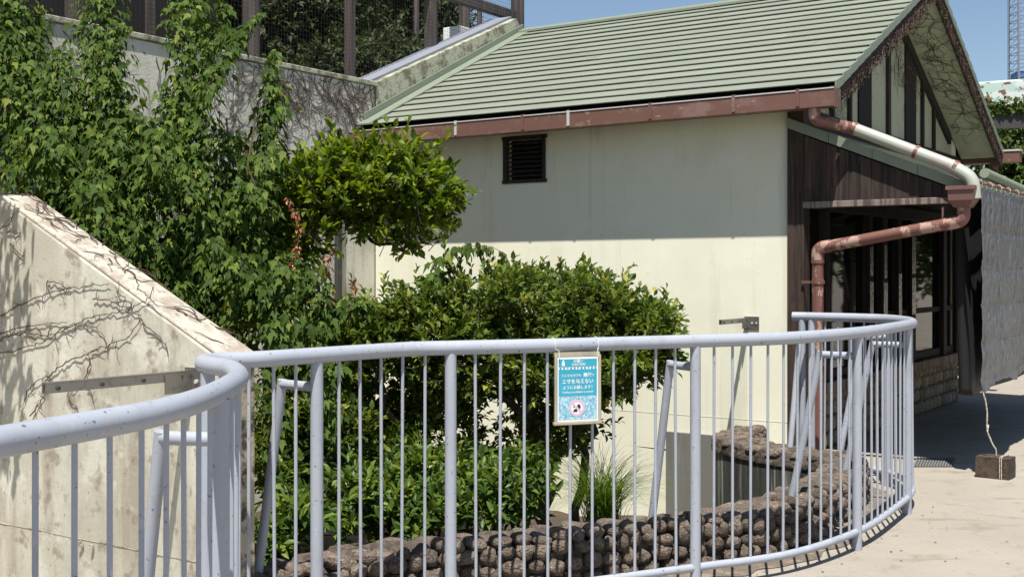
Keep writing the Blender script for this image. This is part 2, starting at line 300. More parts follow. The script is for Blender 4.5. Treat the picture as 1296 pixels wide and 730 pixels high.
def sprays(bl, n, k, tl, ls, out=.8, up=.45, jit=.5, droop=.0, shell=.35, seed=1, ang=.95):
    """leafy twigs spread through ellipsoids: n twigs with k leaves each -> P,D,N,S and twig segments"""
    r = np.random.default_rng(seed)
    w = bl[:,6]/bl[:,6].sum(); b = bl[r.choice(len(bl), n, p=w)]
    dr = norm(r.normal(size=(n,3))); rad = (shell + (1-shell)*r.random(n)**.55)
    rad *= 1 + .14*r.normal(size=n)
    T = b[:,:3] + dr*rad[:,None]*b[:,3:6]
    td = norm(dr*out + np.array((0,0,up)) + r.normal(size=(n,3))*jit)
    ln = tl*(.4+1.2*r.random(n)**1.5)
    fr = (np.arange(k)+.6)/k
    fr = np.clip(fr[None,:] + r.normal(size=(n,k))*.05, .05, 1)
    sag = -droop*(fr**2)*ln[:,None]
    P = T[:,None,:] + td[:,None,:]*(fr*ln[:,None])[:,:,None]; P[:,:,2] += sag
    s1 = norm(np.cross(td, r.normal(size=(n,3)))); s2 = np.cross(td, s1)
    ph = (np.arange(k)*2.4)[None,:] + r.random(n)[:,None]*6.28 + r.normal(size=(n,k))*.4
    side = s1[:,None,:]*np.cos(ph)[:,:,None] + s2[:,None,:]*np.sin(ph)[:,:,None]
    a = ang*(1-.45*fr)[:,:,None]
    D = td[:,None,:]*np.cos(a) + side*np.sin(a); D[:,:,2] -= droop*.7
    Nn = np.array((0,-.15,1.0)) + r.normal(size=(n,k,3))*.45 + td[:,None,:]*.4
    S = ls*(.65+.6*r.random((n,k)))
    segs = (T, td, ln)
    return P.reshape(-1,3), D.reshape(-1,3), Nn.reshape(-1,3), S.reshape(-1), segs
def _tw(o):
    o['kind'] = 'stuff'; return o
def envelope(top, bot, n, r0, r1, d0, d1, seed):
    r = np.random.default_rng(seed); out = []; tx, ty = zip(*top); bx, by = zip(*bot)
    while len(out) < n:
        x = r.uniform(tx[0], tx[-1]); a = np.interp(x, tx, ty); b = np.interp(x, bx, by); rad = r.uniform(r0, r1)
        if b-a < 14: continue
        y = r.uniform(a+rad*.75, max(a+rad*.76, b-rad*.6))
        x = min(max(x, tx[0]+rad*.5), tx[-1]-rad*.7)
        out.append((x, y, r.uniform(d0, d1), rad*1.15, rad*.8, rad/F*d0*1.3, rad*rad))
    return blobs_px(out)
def shoots(bl, n, k, tl, ls, seed, up=1.6):
    # long upright leading shoots standing proud of the crown
    r = np.random.default_rng(seed); b2 = bl.copy(); P, D, Nn, S_, sg_ = sprays(b2, n*3, k, tl, ls, out=.5, up=up, jit=.25, shell=.9, seed=seed, ang=.8)
    T, td, ln = sg_; w = bl[:,6]/bl[:,6].sum()
    top = (T[:,2] > np.median(T[:,2])); idx_ = np.where(top)[0][:n]; m = np.repeat(np.isin(np.arange(len(T)), idx_), k)
    return P[m], D[m], Nn[m], S_[m], (T[idx_], td[idx_], ln[idx_])
def twigs(name, segs, root, mat_, parent, r0=.0035, sub=1.0, seed=3):
    T, td, ln = segs; r = np.random.default_rng(seed); mb = MB()
    for i in range(len(T)):
        if r.random() > sub: continue
        a = T[i] - td[i]*ln[i]*.5; b_ = T[i] + td[i]*ln[i]*.9
        mb.tube([tuple(a), tuple((a+b_)/2 + r.normal(size=3)*.006), tuple(b_)], [r0, r0*.8, r0*.4], 3, cap=False)
    return _tw(mb.build(name, mat_, parent, fix=False))
def limb(mb, a, b, r0, r1, n=7, wob=.06, seed=0, sag=0):
    r = random.Random(seed); a = Vector(a); b = Vector(b); pts = []; m = 7
    for i in range(m):
        t = i/(m-1); p = a.lerp(b, t); k = math.sin(math.pi*t)
        p += Vector((r.uniform(-1,1), r.uniform(-1,1), r.uniform(-.6,.6)))*wob*k + Vector((0,0,-sag*k)); pts.append(tuple(p))
    mb.tube(pts, [r0+(r1-r0)*i/(m-1) for i in range(m)], n)
    return pts

# ---------------------------------------------------------------- railing curve
RAIL_PX = [(0,559),(100,541),(200,522),(260,503),(296,484),(302,475),(290,466),(263,462),(258,458),(300,455.5),(330,454.5),(400,449.5),(520,441.5),(575,440),(700,437),(880,431.5),(1000,427.5),(1085,421),(1130,414.5),(1155,408.5),(1130,404),(1085,402),(1020,400.3),(1003,400)]
ZR = 1.12
rail_key = [Vector((-1.15,1.55,0)), Vector((-1.02,1.85,0))]
for px, py in RAIL_PX:
    d = (CH-ZR)*F/(py-HY); rail_key.append(Vector(((px-CX)/F*d, d, 0)))
def catmull(K, m=14):
    out = []
    for i in range(len(K)-1):
        p0 = K[max(i-1,0)]; p1 = K[i]; p2 = K[i+1]; p3 = K[min(i+2,len(K)-1)]
        for j in range(m):
            t = j/m
            out.append(.5*((2*p1) + (p2-p0)*t + (2*p0-5*p1+4*p2-p3)*t*t + (3*p1-p0-3*p2+p3)*t**3))
    out.append(K[-1]); return out
def resample(pts, step):
    L = [0]
    for a, b in zip(pts, pts[1:]): L.append(L[-1] + (b-a).length)
    n = max(2, int(round(L[-1]/step))); res = []; j = 0
    for i in range(n+1):
        s = L[-1]*i/n
        while j < len(L)-2 and L[j+1] < s: j += 1
        res.append(pts[j].lerp(pts[j+1], (s-L[j])/max(1e-9, L[j+1]-L[j])))
    return res
rail_c = resample(catmull(rail_key), .035)
for _ in range(3):
    rail_c = [rail_c[0]] + [(rail_c[i-1]+rail_c[i]*2+rail_c[i+1])/4 for i in range(1,len(rail_c)-1)] + [rail_c[-1]]
def tang(P, i): return (P[min(i+1,len(P)-1)] - P[max(i-1,0)]).normalized()
def offs(P, o): return [p + Vector((-tang(P,i).y, tang(P,i).x, 0))*o for i, p in enumerate(P)]

# ---------------------------------------------------------------- stone kerb line (left of travel = inside the enclosure)
k0 = min(range(len(rail_c)), key=lambda i: (rail_c[i]-Vector((-.86,4.27,0))).length)
inner = rail_c[k0:]
def smooth(P, n):
    for _ in range(n): P = [P[0]] + [(P[i-1]+P[i]*2+P[i+1])/4 for i in range(1,len(P)-1)] + [P[-1]]
    return P
endB = B(-.30, -.02, 0)
def kerb_line(o):
    P = offs(inner, o); P = [p for i, p in enumerate(P) if all((p-q).length > o*.97 for q in inner[::3])]
    P.append(P[-1].lerp(B(-.02-o*.75,-.6,0), .9)); P.append(B(-.02-o*.75,-.02,0))
    return smooth(resample(P, .05), 12)
K_out, K_mid, K_in = kerb_line(.24), kerb_line(.40), kerb_line(.56)
KZ = .25

# ---------------------------------------------------------------- ground with the pit cut out
RX = -4.14; LY = -5.72; LT = .17                          # retaining wall plane x, low wall front plane y, its thickness
pit_loop = [p.copy() for p in K_mid] + [B(RX,0.05,0), B(RX-.1,LY+LT*.5,0), B(-.02,LY+LT*.5,0)]
bm = bmesh.new(); G = 900
outer = [bm.verts.new(p) for p in ((-G,-G,0),(G,-G,0),(G,G,0),(-G,G,0))]
inn = [bm.verts.new(p) for p in pit_loop]
ed = [bm.edges.new((a[i], a[(i+1)%len(a)])) for a in (outer, inn) for i in range(len(a))]
bmesh.ops.triangle_fill(bm, edges=ed, use_beauty=True)
def inside(pt, poly):
    c = False; j = len(poly)-1
    for i in range(len(poly)):
        if (poly[i].y > pt.y) != (poly[j].y > pt.y) and pt.x < (poly[j].x-poly[i].x)*(pt.y-poly[i].y)/(poly[j].y-poly[i].y)+poly[i].x: c = not c
        j = i
    return c
bmesh.ops.delete(bm, geom=[f for f in bm.faces if inside(f.calc_center_median(), pit_loop)], context='FACES')
for f in bm.faces:
    if f.normal.z < 0: f.normal_flip()
me = bpy.data.meshes.new('ground'); bm.to_mesh(me); bm.free(); me.materials.append(M['ground'])
g = bpy.data.objects.new('ground', me); col.objects.link(g); struct(g)
mb = MB(); c = B(-2,-3,0)
N_ = 40; vs = []; fs = []
for i in range(N_+1):
    for j in range(N_+1):
        x = -4.3 + 5.6*i/N_; y = -6.2 + 6.4*j/N_; q = B(x,y,0)
        vs.append((q.x, q.y, -.62 + .10*mnoise.noise(q*1.4) + .03*mnoise.noise(q*6)))
for i in range(N_):
    for j in range(N_): a = i*(N_+1)+j; fs.append((a, a+N_+1, a+N_+2, a+1))
struct(mb.add(vs, fs).build('planting_bed', M['soil'], smooth=True))

A1 = offs(inner, .10+0); A2 = offs(inner, .30); mb = MB()
A1 = [p + Vector((.05*mnoise.noise(p*5), .05*mnoise.noise(p*5+Vector((4,4,4))), 0)) for p in A1]
mb.add([(p.x,p.y,.004) for p in A1]+[(p.x,p.y,.004) for p in A2], [(i,i+1,len(A1)+i+1,len(A1)+i) for i in range(len(A1)-1)])
struct(mb.build('dirt_strip', M['dirt'], fix=False))
# ---------------------------------------------------------------- terrace behind the retaining wall
mb = MB(B); mb.box(-22, RX-.22, -14, 16, -.5, 3.05); struct(mb.build('terrace', M['terrace']))

# ---------------------------------------------------------------- retaining wall (> coping, parapet)
rw = thing('retaining_wall', 'tall stained concrete wall behind the foliage, draped in bare brown creeper', 'wall', B(RX-.1,-3,0))
RZ = 3.26
yj = [-7.5,-5.4,-3.6,-1.8,-.9,0.0]
for a, b in zip(yj, yj[1:]):
    mb = MB(B); mb.box(RX-.2, RX, a+.004, b-.004, -.8, RZ-.05); mb.build('wall_panel', M['concrete_old'], rw, bevel=.006)
mb = MB(B); mb.box(RX-.23, RX+.02, -7.5, .02, RZ-.047, RZ); mb.build('coping', M['concrete_mossy'], rw, bevel=.008)
mb = MB(B); mb.box(RX+.002, RX+.05, gy(425,RX)-.02, gy(425,RX)+.03, -.7, 2.3); mb.build('wall_conduit', M['beam'], rw)
# rising parapet along the roof edge
pw = thing('sloping_parapet', 'rising lichen-covered concrete parapet with pale blue metal capping along green roof', 'wall', B(RX-.1,0,0))
pe = gy(655, RX); pz0, pz1 = RZ, 4.30
mb = MB(B); mb.prism_x([(.02,-.5),(pe+.1,-.5),(pe+.1,pz1-.12),(pe-.02,pz1),(.02,pz0)], RX-.2, RX-.001); mb.build('parapet_wall', M['concrete_mossy'], pw, bevel=.008)
sl = (pz1-pz0)/(pe-.04)
mb = MB(B); mb.prism_x([(-.05,pz0-.035),(pe-.02,pz1+.002),(pe-.02,pz1+.03),(-.05,pz0-.005)], RX-.36, RX-.07); mb.build('metal_cap', M['cap'], pw)

# ---------------------------------------------------------------- low sloping wall
lw = thing('low_sloping_wall', 'cream weathered concrete wall with sloping top beside the grey railing', 'wall', B(-1.5,LY+.08,0))
LX1 = .012
kx = -1.34; z_end = 1.12; z_top = 1.75
xs = [LX1, kx, -5.2]
prof = [(LX1,-.8),(LX1,z_end),(kx,z_top),(-5.2,z_top),(-5.2,-.8)]
def rough_wall():
    mb = MB(B); mb.prism_y(prof, LY, LY+LT); return mb.build('wall_body', M['concrete'], lw, bevel=.012)
rough_wall()
mb = MB(B); mb.prism_y([(LX1+.006,z_end-.008),(LX1+.006,z_end+.012),(kx,z_top+.014),(-5.2,z_top+.014),(-5.2,z_top-.008),(kx,z_top-.008)], LY+.0015, LY+LT+.006); mb.build('wall_top', M['wall_top'], lw, bevel=.008)
mb = MB(B); mb.box(LX1+.001, LX1+.006, LY+.004, LY+LT-.004, -.5, z_end-.012); mb.build('end_face', M['end_dark'], lw)
# thin bead where two pours meet
mb = MB(B)
pts = []
for i in range(60):
    x = LX1-.02-3.2*i/59; pts.append((x, LY-.001, .365+.006*mnoise.noise(Vector((x*9,0,3)))))
mb.tube(pts, [max(.0006,.0014+.004*mnoise.noise(Vector((p[0]*14,1,2)))) for p in pts], 5); mb.build('pour_joint', M['end_dark'], lw, smooth=True)
def wallpx(px, py, off=.006):
    x = gx(px, LY-off); w = B(x, LY-off, 0); return Vector((w.x, w.y, zat(w, py)))
for px, py in ((102,687),(116,691)):
    p = wallpx(px,py,.01); mb = MB()
    for k in range(4): mb.tube([tuple(p+Vector((rnd.uniform(-.012,.012),-.003,rnd.uniform(-.012,.012)))) for _ in range(3)], .005, 5)
    mb.build('plaster_chip', M['concrete'], lw, smooth=True)

# ---------------------------------------------------------------- the building
bd = thing('animal_house', 'cream plastered house with green metal gable roof and dark timber gable', 'house', B(-2,2.5,0))
BW = 5.09; RO = .428; EO = .27; ZE = 2.79; HM = BW/2; ZA = 4.16
RL = RX + .003
pit = (ZA-ZE)/(HM+EO)
def roof_z(y): return ZE + pit*(y+EO if y <= HM else 2*HM-y+EO)
# front wall, with opening for the vent
vx0, vx1 = gx(640,0), gx(690,0); vz0, vz1 = 2.245, 2.60
mb = MB(B); WT = .16
mb.box(RL, vx0, 0, WT, -.75, 2.86); mb.box(vx1, -.012, 0, WT, -.75, 2.86); mb.box(vx0, vx1, 0, WT, -.75, vz0); mb.box(vx0, vx1, 0, WT, vz1, 2.86)
mb.build('front_wall', M['plaster'], bd, fix=False)
mb = MB(B); mb.box(-3.0, -.02, -.002, -.0005, .284, .286); mb.build('wall_joint', M['plaster'], bd)
for px_, py_ in ((712,183),(763,229),(785,229),(861,222),(941,220),(655,236),(713,233),(655,299),(785,272),(600,297),(590,215),(900,330),(960,345),(820,345),(760,335)):
    p_ = LP(px_, py_, 0); MB(B).tube([(p_[0],.002,p_[2]),(p_[0],-.0012,p_[2])], .011, 10).build('tie_hole', M['plaster'], bd)
mb = MB(B); mb.box(RL, 0, BW-WT, BW, 0, 2.9); mb.build('back_wall', M['plaster'], bd)
mb = MB(B); mb.box(RL+.01, -.02, WT, BW-WT, -.05, .02); mb.build('floor_slab', M['dark'], bd)
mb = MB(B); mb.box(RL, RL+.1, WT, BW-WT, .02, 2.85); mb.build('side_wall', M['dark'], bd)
# vent
vt = MB(B).box(vx0, vx1, .10, .115, vz0, vz1).build('vent', M['dark'], bd)
for k in range(8):
    z = vz0+.03+k*(vz1-vz0-.05)/7.5
    mb = MB(B); mb.prism_x([(.02,z),(.09,z+.03),(.09,z+.038),(.02,z+.008)], vx0+.02, vx1-.02); mb.build('louvre', M['wood'], vt)
for (a,b,c_,d) in ((vx0-.02,vx0+.02,vz0,vz1),(vx1-.022,vx1+.006,vz0,vz1),(vx0-.03,vx1+.02,vz0-.03,vz0+.001),(vx0-.03,vx1+.02,vz1-.001,vz1+.03)):
    MB(B).box(a,b,-.018,.03,c_,d).build('vent_frame', M['wood'], vt, bevel=.003)
# corner post
MB(B).box(-.012, .12, -.035, .10, -.02, 2.72).build('corner_post', M['wood_red'], bd, bevel=.008)
# roof deck
mb = MB(B)
th = .07
mb.prism_x([(-EO+.02,ZE-th),(HM,ZA-th-.01),(2*HM+EO-.02,ZE-th),(2*HM+EO-.02,ZE-.02),(HM,ZA-.03),(-EO+.02,ZE-.02)], RL, RO-.02)
deck = mb.build('roof', M['dark'], bd)
# pale soffit boards under the gable overhang and eave
for s in (0,1):
    f = (lambda y: y) if s == 0 else (lambda y: 2*HM-y)
    y0, y1 = -EO+.06, HM
    mb = MB(B); mb.prism_x([(f(y0),roof_z(f(y0))-th-.035),(f(y1),ZA-th-.035),(f(y1),ZA-th-.02),(f(y0),roof_z(f(y0))-th-.02)], .012, RO-.03)
    mb.build('soffit', M['gable_plaster'], deck)
    mb = MB(B); mb.prism_x([(f(y0),ZE-th-.03),(f(.0),ZE-th-.03),(f(.0),ZE-th-.012),(f(y0),ZE-th-.012)], RL+.01, .01)
    mb.build('soffit', M['wood'], deck)
    # barge board
    mb = MB(B); ya = -EO-.02
    mb.prism_x([(f(ya),ZE-.19),(f(HM),ZA-.175),(f(HM),ZA-.012),(f(ya),ZE-.022)], RO-.03, RO+.006)
    mb.build('barge_board', M['wood'], deck, bevel=.004)
# roof courses: every metal plate of its own
NC = 17
for s in (0,1):
    f = (lambda y: y) if s == 0 else (lambda y: 2*HM-y)
    for i in range(NC):
        ya = -EO + (HM+EO-.06)*i/NC; yb = -EO + (HM+EO-.06)*(i+1)/NC
        za = ZE+pit*(ya+EO); zb = ZE+pit*(yb+EO)
        cuts = [RL+.10]
        j0 = RO-1.35-.055*i*3.2
        js = sorted([x for x in (j0, j0-1.9, j0-3.8, j0+1.9) if RL+.25 < x < RO-.2])
        cuts += js + [RO+.012]
        for a, b in zip(cuts, cuts[1:]):
            lift = .025+rnd.uniform(-.0018,.0018)
            mb = MB(B)
            mb.prism_x([(f(ya),za+lift),(f(yb+.05),zb+pit*.05+.003),(f(yb+.05),zb+pit*.05-.003),(f(ya+.004),za+lift-.007)], a+.0012, b-.0012)
            mb.build('roof_plate', M['roof'], deck)
        MB(B).prism_x([(f(ya-.004),za+lift+.003),(f(yb),zb+.008),(f(yb),zb-.052),(f(ya-.004),za-.048)], RO+.0125, RO+.024).build('verge_trim', M['flash'], deck)
MB(B).prism_x([(HM-.13,ZA-.035),(HM-.13,ZA-.012),(HM,ZA+.04),(HM+.13,ZA-.012),(HM+.13,ZA-.035),(HM,ZA+.01)], RL+.03, RO+.02).build('ridge_cap', M['flash'], deck)
# left flashing along the parapet: upstand and tray
mb = MB(B); y0, y1 = -EO, HM
mb.prism_x([(y0,ZE+.022),(y1,ZA+.012),(y1,ZA+.028),(y0,ZE+.036)], RL+.004, RL+.16); mb.build('flashing', M['flash'], deck)
mb = MB(B); mb.prism_x([(y0+.1,ZE+.09),(y1,ZA+.03),(y1,ZA+.09),(y0+.1,ZE+.15)], RL+.002, RL+.02); mb.build('flashing', M['flash'], deck)
# gutter
GY0, GY1 = -.375, -.26; gzr = 2.748; gzl = 2.735
def gut(x): return gzr + (gzl-gzr)*(x-.47)/(RL-.47)
gt = thing('eaves_gutter', 'faded reddish brown box gutter along the sunlit front eave', 'gutter', B(-1.8,-.33,2.65))
segx = [RL+.02,-3.05,-1.95,-.85,.35,.47]
for a, b in zip(segx, segx[1:]):
    mb = MB(B); hh = .125
    za, zb = gut(a), gut(b)
    def hexa(y0,y1,da0,da1):
        mb.add([(a,y0,za+da0),(b,y0,zb+da0),(b,y1,zb+da0),(a,y1,za+da0),(a,y0,za+da1),(b,y0,zb+da1),(b,y1,zb+da1),(a,y1,za+da1)],
               [(0,3,2,1),(4,5,6,7),(0,1,5,4),(1,2,6,5),(2,3,7,6),(3,0,4,7)])
    hexa(GY0,GY0+.006,-hh,0); hexa(GY1-.006,GY1,-hh,0); hexa(GY0+.006,GY1-.006,-hh,-hh+.006)
    mb.build('gutter_length', M['gutter'], gt, bevel=.002)
    mb = MB(B); hexa(GY0-.006,GY0+.010,.001,.010); mb.build('gutter_rim', M['rim'], gt)
MB(B).box(.47,.478,GY0-.008,GY1+.004,gzr-.13,gzr+.006).build('end_cap', M['gutter'], gt)
for x in (-3.6,-2.9,-2.2,-1.75,-1.0,-.3,.2):
    z = gut(x)
    MB(B).box(x-.012,x+.012,GY0-.010,GY0-.001,z-.11,z+.016).build('gutter_bracket', M['rim'] if rnd.random()<.4 else M['gutter'], gt)
    MB(B).box(x-.010,x+.010,GY0-.001,GY1+.10,z+.012,z+.018).build('gutter_strap', M['gutter'], gt)
# fascia under roof edge
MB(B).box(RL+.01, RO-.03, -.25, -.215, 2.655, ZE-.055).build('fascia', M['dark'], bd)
# gable wall: upper triangle
zb0 = 2.66
def gz(y): return roof_z(y)-th-.05
mb = MB(B)
poly = [(.02,zb0),(BW-.02,zb0),(BW-.02,gz(BW-.02)),(HM,gz(HM)),(.02,gz(.02))]
mb.prism_x(poly, -.06, -.012); mb.build('gable_panel', M['gable_plaster'], bd)
MB(B).box(-.05,.03,.12,BW+.02,zb0-.10,zb0+.06).build('gable_beam', M['wood'], bd, bevel=.006)
for y, w in ((1.40,.05),(2.53,.075),(3.71,.05),(.95,.05),(4.15,.05)):
    MB(B).prism_x([(y-w/2,zb0+.061),(y+w/2,zb0+.061),(y+w/2,gz(y+w/2)-.001),(y-w/2,gz(y-w/2)-.001)], -.011,.02).build('gable_stud', M['wood'], bd)
for a, b in ((1.66,2.02),(3.11,3.48)):
    v = MB(B).prism_x([(a,zb0+.062),(b,zb0+.062),(b,gz(b)-.02),(a,gz(a)-.02)], -.0115,.004).build('gable_vent', M['dark'], bd)  # flat black panel, its colour stands for the shade inside the opening
for s in (0,1):
    f = (lambda y: y) if s == 0 else (lambda y: 2*HM-y)
    MB(B).prism_x([(f(.3),gz(f(.3))-.11),(f(HM),gz(HM)-.11),(f(HM),gz(HM)-.002),(f(.3),gz(f(.3))-.002)], -.0105,.028).build('gable_rafter', M['wood'], bd)
# gable wall: shop front under the porch
MB(B).box(-.06,.0,.02,BW,2.0,2.56).build('upper_boarding', M['wood'], bd)
MB(B).box(-.03,.06,.12,BW,1.94,2.06).build('header_beam', M['wood'], bd, bevel=.006)
MB(B).box(-.04,.09,.12,BW,.46,.55).build('sill_beam', M['wood_grey'], bd, bevel=.006)
for y, w in ((.72,.10),(1.86,.12),(2.28,.16),(2.75,.12),(3.22,.16),(4.45,.14),(5.02,.16)):
    MB(B).box(-.035,.05,y-w/2,y+w/2,.551,1.939).build('frame_post', M['wood'], bd, bevel=.005)
for a, b in ((.17,.67),(.77,1.80),(1.92,2.20),(2.36,2.69),(2.81,3.14),(3.30,4.38),(4.52,4.94)):
    w = MB(B).box(-.02,-.012,a,b,.553,1.937).build('window', M['glass'], bd)
    MB(B).box(-.011,.012,a+.001,b-.001,1.02,1.07).build('glazing_bar', M['wood'], w)
    MB(B).box(-.011,.014,a+.001,b-.001,.556,.63).build('window_rail', M['wood'], w)
MB(B).box(-.14,.02,.12,BW,-.05,.459).build('stone_base', M['mortar'], bd)
# papers and taped sheets on the posts
nt_ = [(1.86,1.05,.10,.30,'tape'),(1.86,1.40,.09,.26,'tape'),(2.28,1.0,.12,.34,'tape'),(2.28,1.38,.08,.3,'tape'),(2.28,.88,.13,.09,'paper'),(2.75,1.0,.1,.42,'tape'),(2.75,.84,.12,.09,'paper'),(3.22,1.02,.13,.36,'tape'),(3.22,1.42,.13,.36,'tape'),(3.22,.88,.14,.10,'paper')]
ordn = {1.86:'first',2.28:'second',2.75:'third',3.22:'fourth'}
for i,(y,z,w,h,mm) in enumerate(nt_):
    tag(MB(B).box(.0515,.054,y-w/2,y+w/2,z,z+h).build('notice', M[mm]), ('small beige paper notice' if mm=='paper' else ('upper' if z>1.3 else 'lower')+' crumpled foil sheet') + f' on the {ordn[y]} dark door post from the house corner', 'notice', 'paper notices on door posts' if mm=='paper' else 'foil sheets on door posts')

# ---------------------------------------------------------------- stones
def stone_meshes(n, mat_, sub=1, seed=0):
    out = []
    for k in range(n):
        bm = bmesh.new(); bmesh.ops.create_icosphere(bm, subdivisions=2, radius=1)
        off = Vector((k*7.3+seed, k*3.1, k*1.7))
        for v in bm.verts:
            d = v.co.normalized(); q = Vector((abs(d.x)**.8*math.copysign(1,d.x), abs(d.y)**.8*math.copysign(1,d.y), abs(d.z)**.8*math.copysign(1,d.z)))
            v.co = q*(.90+.20*mnoise.noise(d*1.3+off)+.05*mnoise.noise(d*3.5+off))
        me = bpy.data.meshes.new('stone'); bm.to_mesh(me); bm.free(); me.shade_smooth(); me.materials.append(mat_); out.append(me)
    return out
ST = stone_meshes(9, M['stone']); SP = stone_meshes(6, M['stone_pale'], seed=40)
def stone(mes, c, t, n, w, h, d, parent):
    o = bpy.data.objects.new('stone', rnd.choice(mes)); col.objects.link(o); o.parent = parent
    a = rnd.uniform(-.25,.25); z = Vector((0,0,1)); t2 = t*math.cos(a)+z*math.sin(a); z2 = -t*math.sin(a)+z*math.cos(a)
    b = worldpos(parent); R = Matrix((t2*w, n*d, z2*h)).transposed().to_4x4(); R.translation = Vector(c)-b; o.matrix_local = R
# pale base stones of the porch wall
y = .14
for row, z in enumerate((.07,.20,.33,.425)):
    y = .14 + (row%2)*.06
    while y < BW-.05:
        w = rnd.uniform(.11,.18)
        stone(SP, B(.02, y+w/2, z), YB, XB, w*.52, .07 if row<3 else .05, .035, bd)
        y += w
kb = thing('stone_kerb', 'low curved kerb of mortared brown river stones inside the railing', 'kerb', K_mid[len(K_mid)//2])
def strip(mb, A, Bp, z0, z1):
    pass
mb = MB(); n = len(K_mid)
prof_k = []
for i in range(n):
    t = tang(K_mid,i); nn = Vector((-t.y,t.x,0)); p = K_mid[i]
    w = .012*mnoise.noise(p*7)
    ring = [p-nn*.10+Vector((0,0,-.05)), p-nn*(.105+w)+Vector((0,0,.17)), p-nn*(.07+w)+Vector((0,0,KZ-.055+.02*mnoise.noise(p*9))), p+nn*.02+Vector((0,0,KZ-.008+.02*mnoise.noise(p*8+Vector((3,3,3))))), p+nn*(.115+w)+Vector((0,0,KZ-.03+.02*mnoise.noise(p*11))), p+nn*.14+Vector((0,0,KZ-.09)), p+nn*.135+Vector((0,0,KZ-.12))]
    prof_k.append([tuple(q) for q in ring])
m_ = len(prof_k[0])
mb.add([q for r in prof_k for q in r], [(i*m_+j, (i+1)*m_+j, (i+1)*m_+j+1, i*m_+j+1) for i in range(n-1) for j in range(m_-1)] + [tuple(range(m_)), tuple((n-1)*m_+j for j in range(m_))])
mb.build('mortar_core', M['mortar'], kb, smooth=True)
mb = MB(); P1 = offs(K_mid,.125); P0 = offs(K_mid,.02)
mb.add([tuple(p+Vector((0,0,z))) for p in P1 for z in (KZ-.115,-.85)] + [tuple(p+Vector((0,0,z))) for p in P0 for z in (KZ-.115,-.85)],
       [(2*i,2*i+1,2*i+3,2*i+2) for i in range(n-1)] + [(2*n+2*i,2*n+2*i+2,2*n+2*i+3,2*n+2*i+1) for i in range(n-1)] + [(2*i,2*i+2,2*n+2*i+2,2*n+2*i) for i in range(n-1)])
mb.build('pit_wall', M['pit'], kb, smooth=True)
def along(P, s):
    acc = 0
    for i in range(len(P)-1):
        l = (P[i+1]-P[i]).length
        if acc+l >= s: return P[i].lerp(P[i+1],(s-acc)/l), (P[i+1]-P[i]).normalized()
        acc += l
    return P[-1], (P[-1]-P[-2]).normalized()
KLEN = sum((b-a).length for a,b in zip(K_mid,K_mid[1:]))
for row,(o_,z,hh) in enumerate(((-.112,.036,.044),(-.112,.108,.044),(-.108,.176,.042),(-.07,.222,.038))):
    s = .03 + row*.03
    while s < (KLEN-.03 if row > 1 else KLEN*.70):
        w = rnd.uniform(.068,.122)
        p, t = along(K_mid, s+w/2); nn = Vector((-t.y,t.x,0))
        stone(ST, p+nn*(o_+rnd.uniform(-.008,.008))+Vector((0,0,z+rnd.uniform(-.014,.014))), t, nn, w*.52, hh*rnd.uniform(.75,1.15), .056 if row<3 else .08, kb)
        s += w
s = .05
while s < KLEN-.05:                                  # flatter stones bedded in the top, inner side
    w = rnd.uniform(.12,.2); p, t = along(K_mid, s+w/2); nn = Vector((-t.y,t.x,0))
    stone(ST, p+nn*(.075+rnd.uniform(-.015,.015))+Vector((0,0,KZ-.045)), t, nn, w*.5, .04, .07, kb); s += w

# grey board on the pit side of the front wall
gb = MB(B); bx0, bx1 = gx(843,-.02), -.42
gbo = gb.box(bx0, bx1, -.028, -.004, -.75, .145).build('cement_board', M['grey_board'], bevel=.003)
tag(gbo, 'grey cement board against the foot of the cream wall', 'board')

# ---------------------------------------------------------------- porch lean-to
po = thing('porch', 'lean-to timber porch with green metal roof against the gable', 'porch', B(.65,2.5,0))
px0, px1, pz0_, pz1_ = .0, 1.26, 2.58, 2.06
psl = (pz1_-pz0_)/(px1-px0)
def pz(x): return pz0_ + psl*x
py0, py1 = -.04, BW+.1
MB(B).prism_y([(px0,pz(px0)-.06),(px1,pz(px1)-.06),(px1,pz(px1)-.018),(px0,pz(px0)-.018)], py0+.03, py1).build('porch_roof', M['wood'], po)
NP = 9
for i in range(NP):
    xa = px1+.05 - (px1+.05-px0)*i/NP; xb = px1+.05 - (px1+.05-px0)*(i+1)/NP
    MB(B).prism_y([(xa,pz(xa)+.016),(xb-.015,pz(xb-.015)+.003),(xb-.015,pz(xb-.015)-.003),(xa-.012,pz(xa)+.0)], py0-.02+.001*i, py1+.02).build('roof_plate', M['roof'], po)
for i in range(4):
    xa = px0 + (px1+.04-px0)*i/4; xb = px0 + (px1+.04-px0)*(i+1)/4
    MB(B).prism_y([(xa,pz(xa)-.052),(xb-.004,pz(xb)-.052),(xb-.004,pz(xb)+.022),(xa,pz(xa)+.026)], py0-.032, py0-.019).build('verge_trim', M['flash'], po)
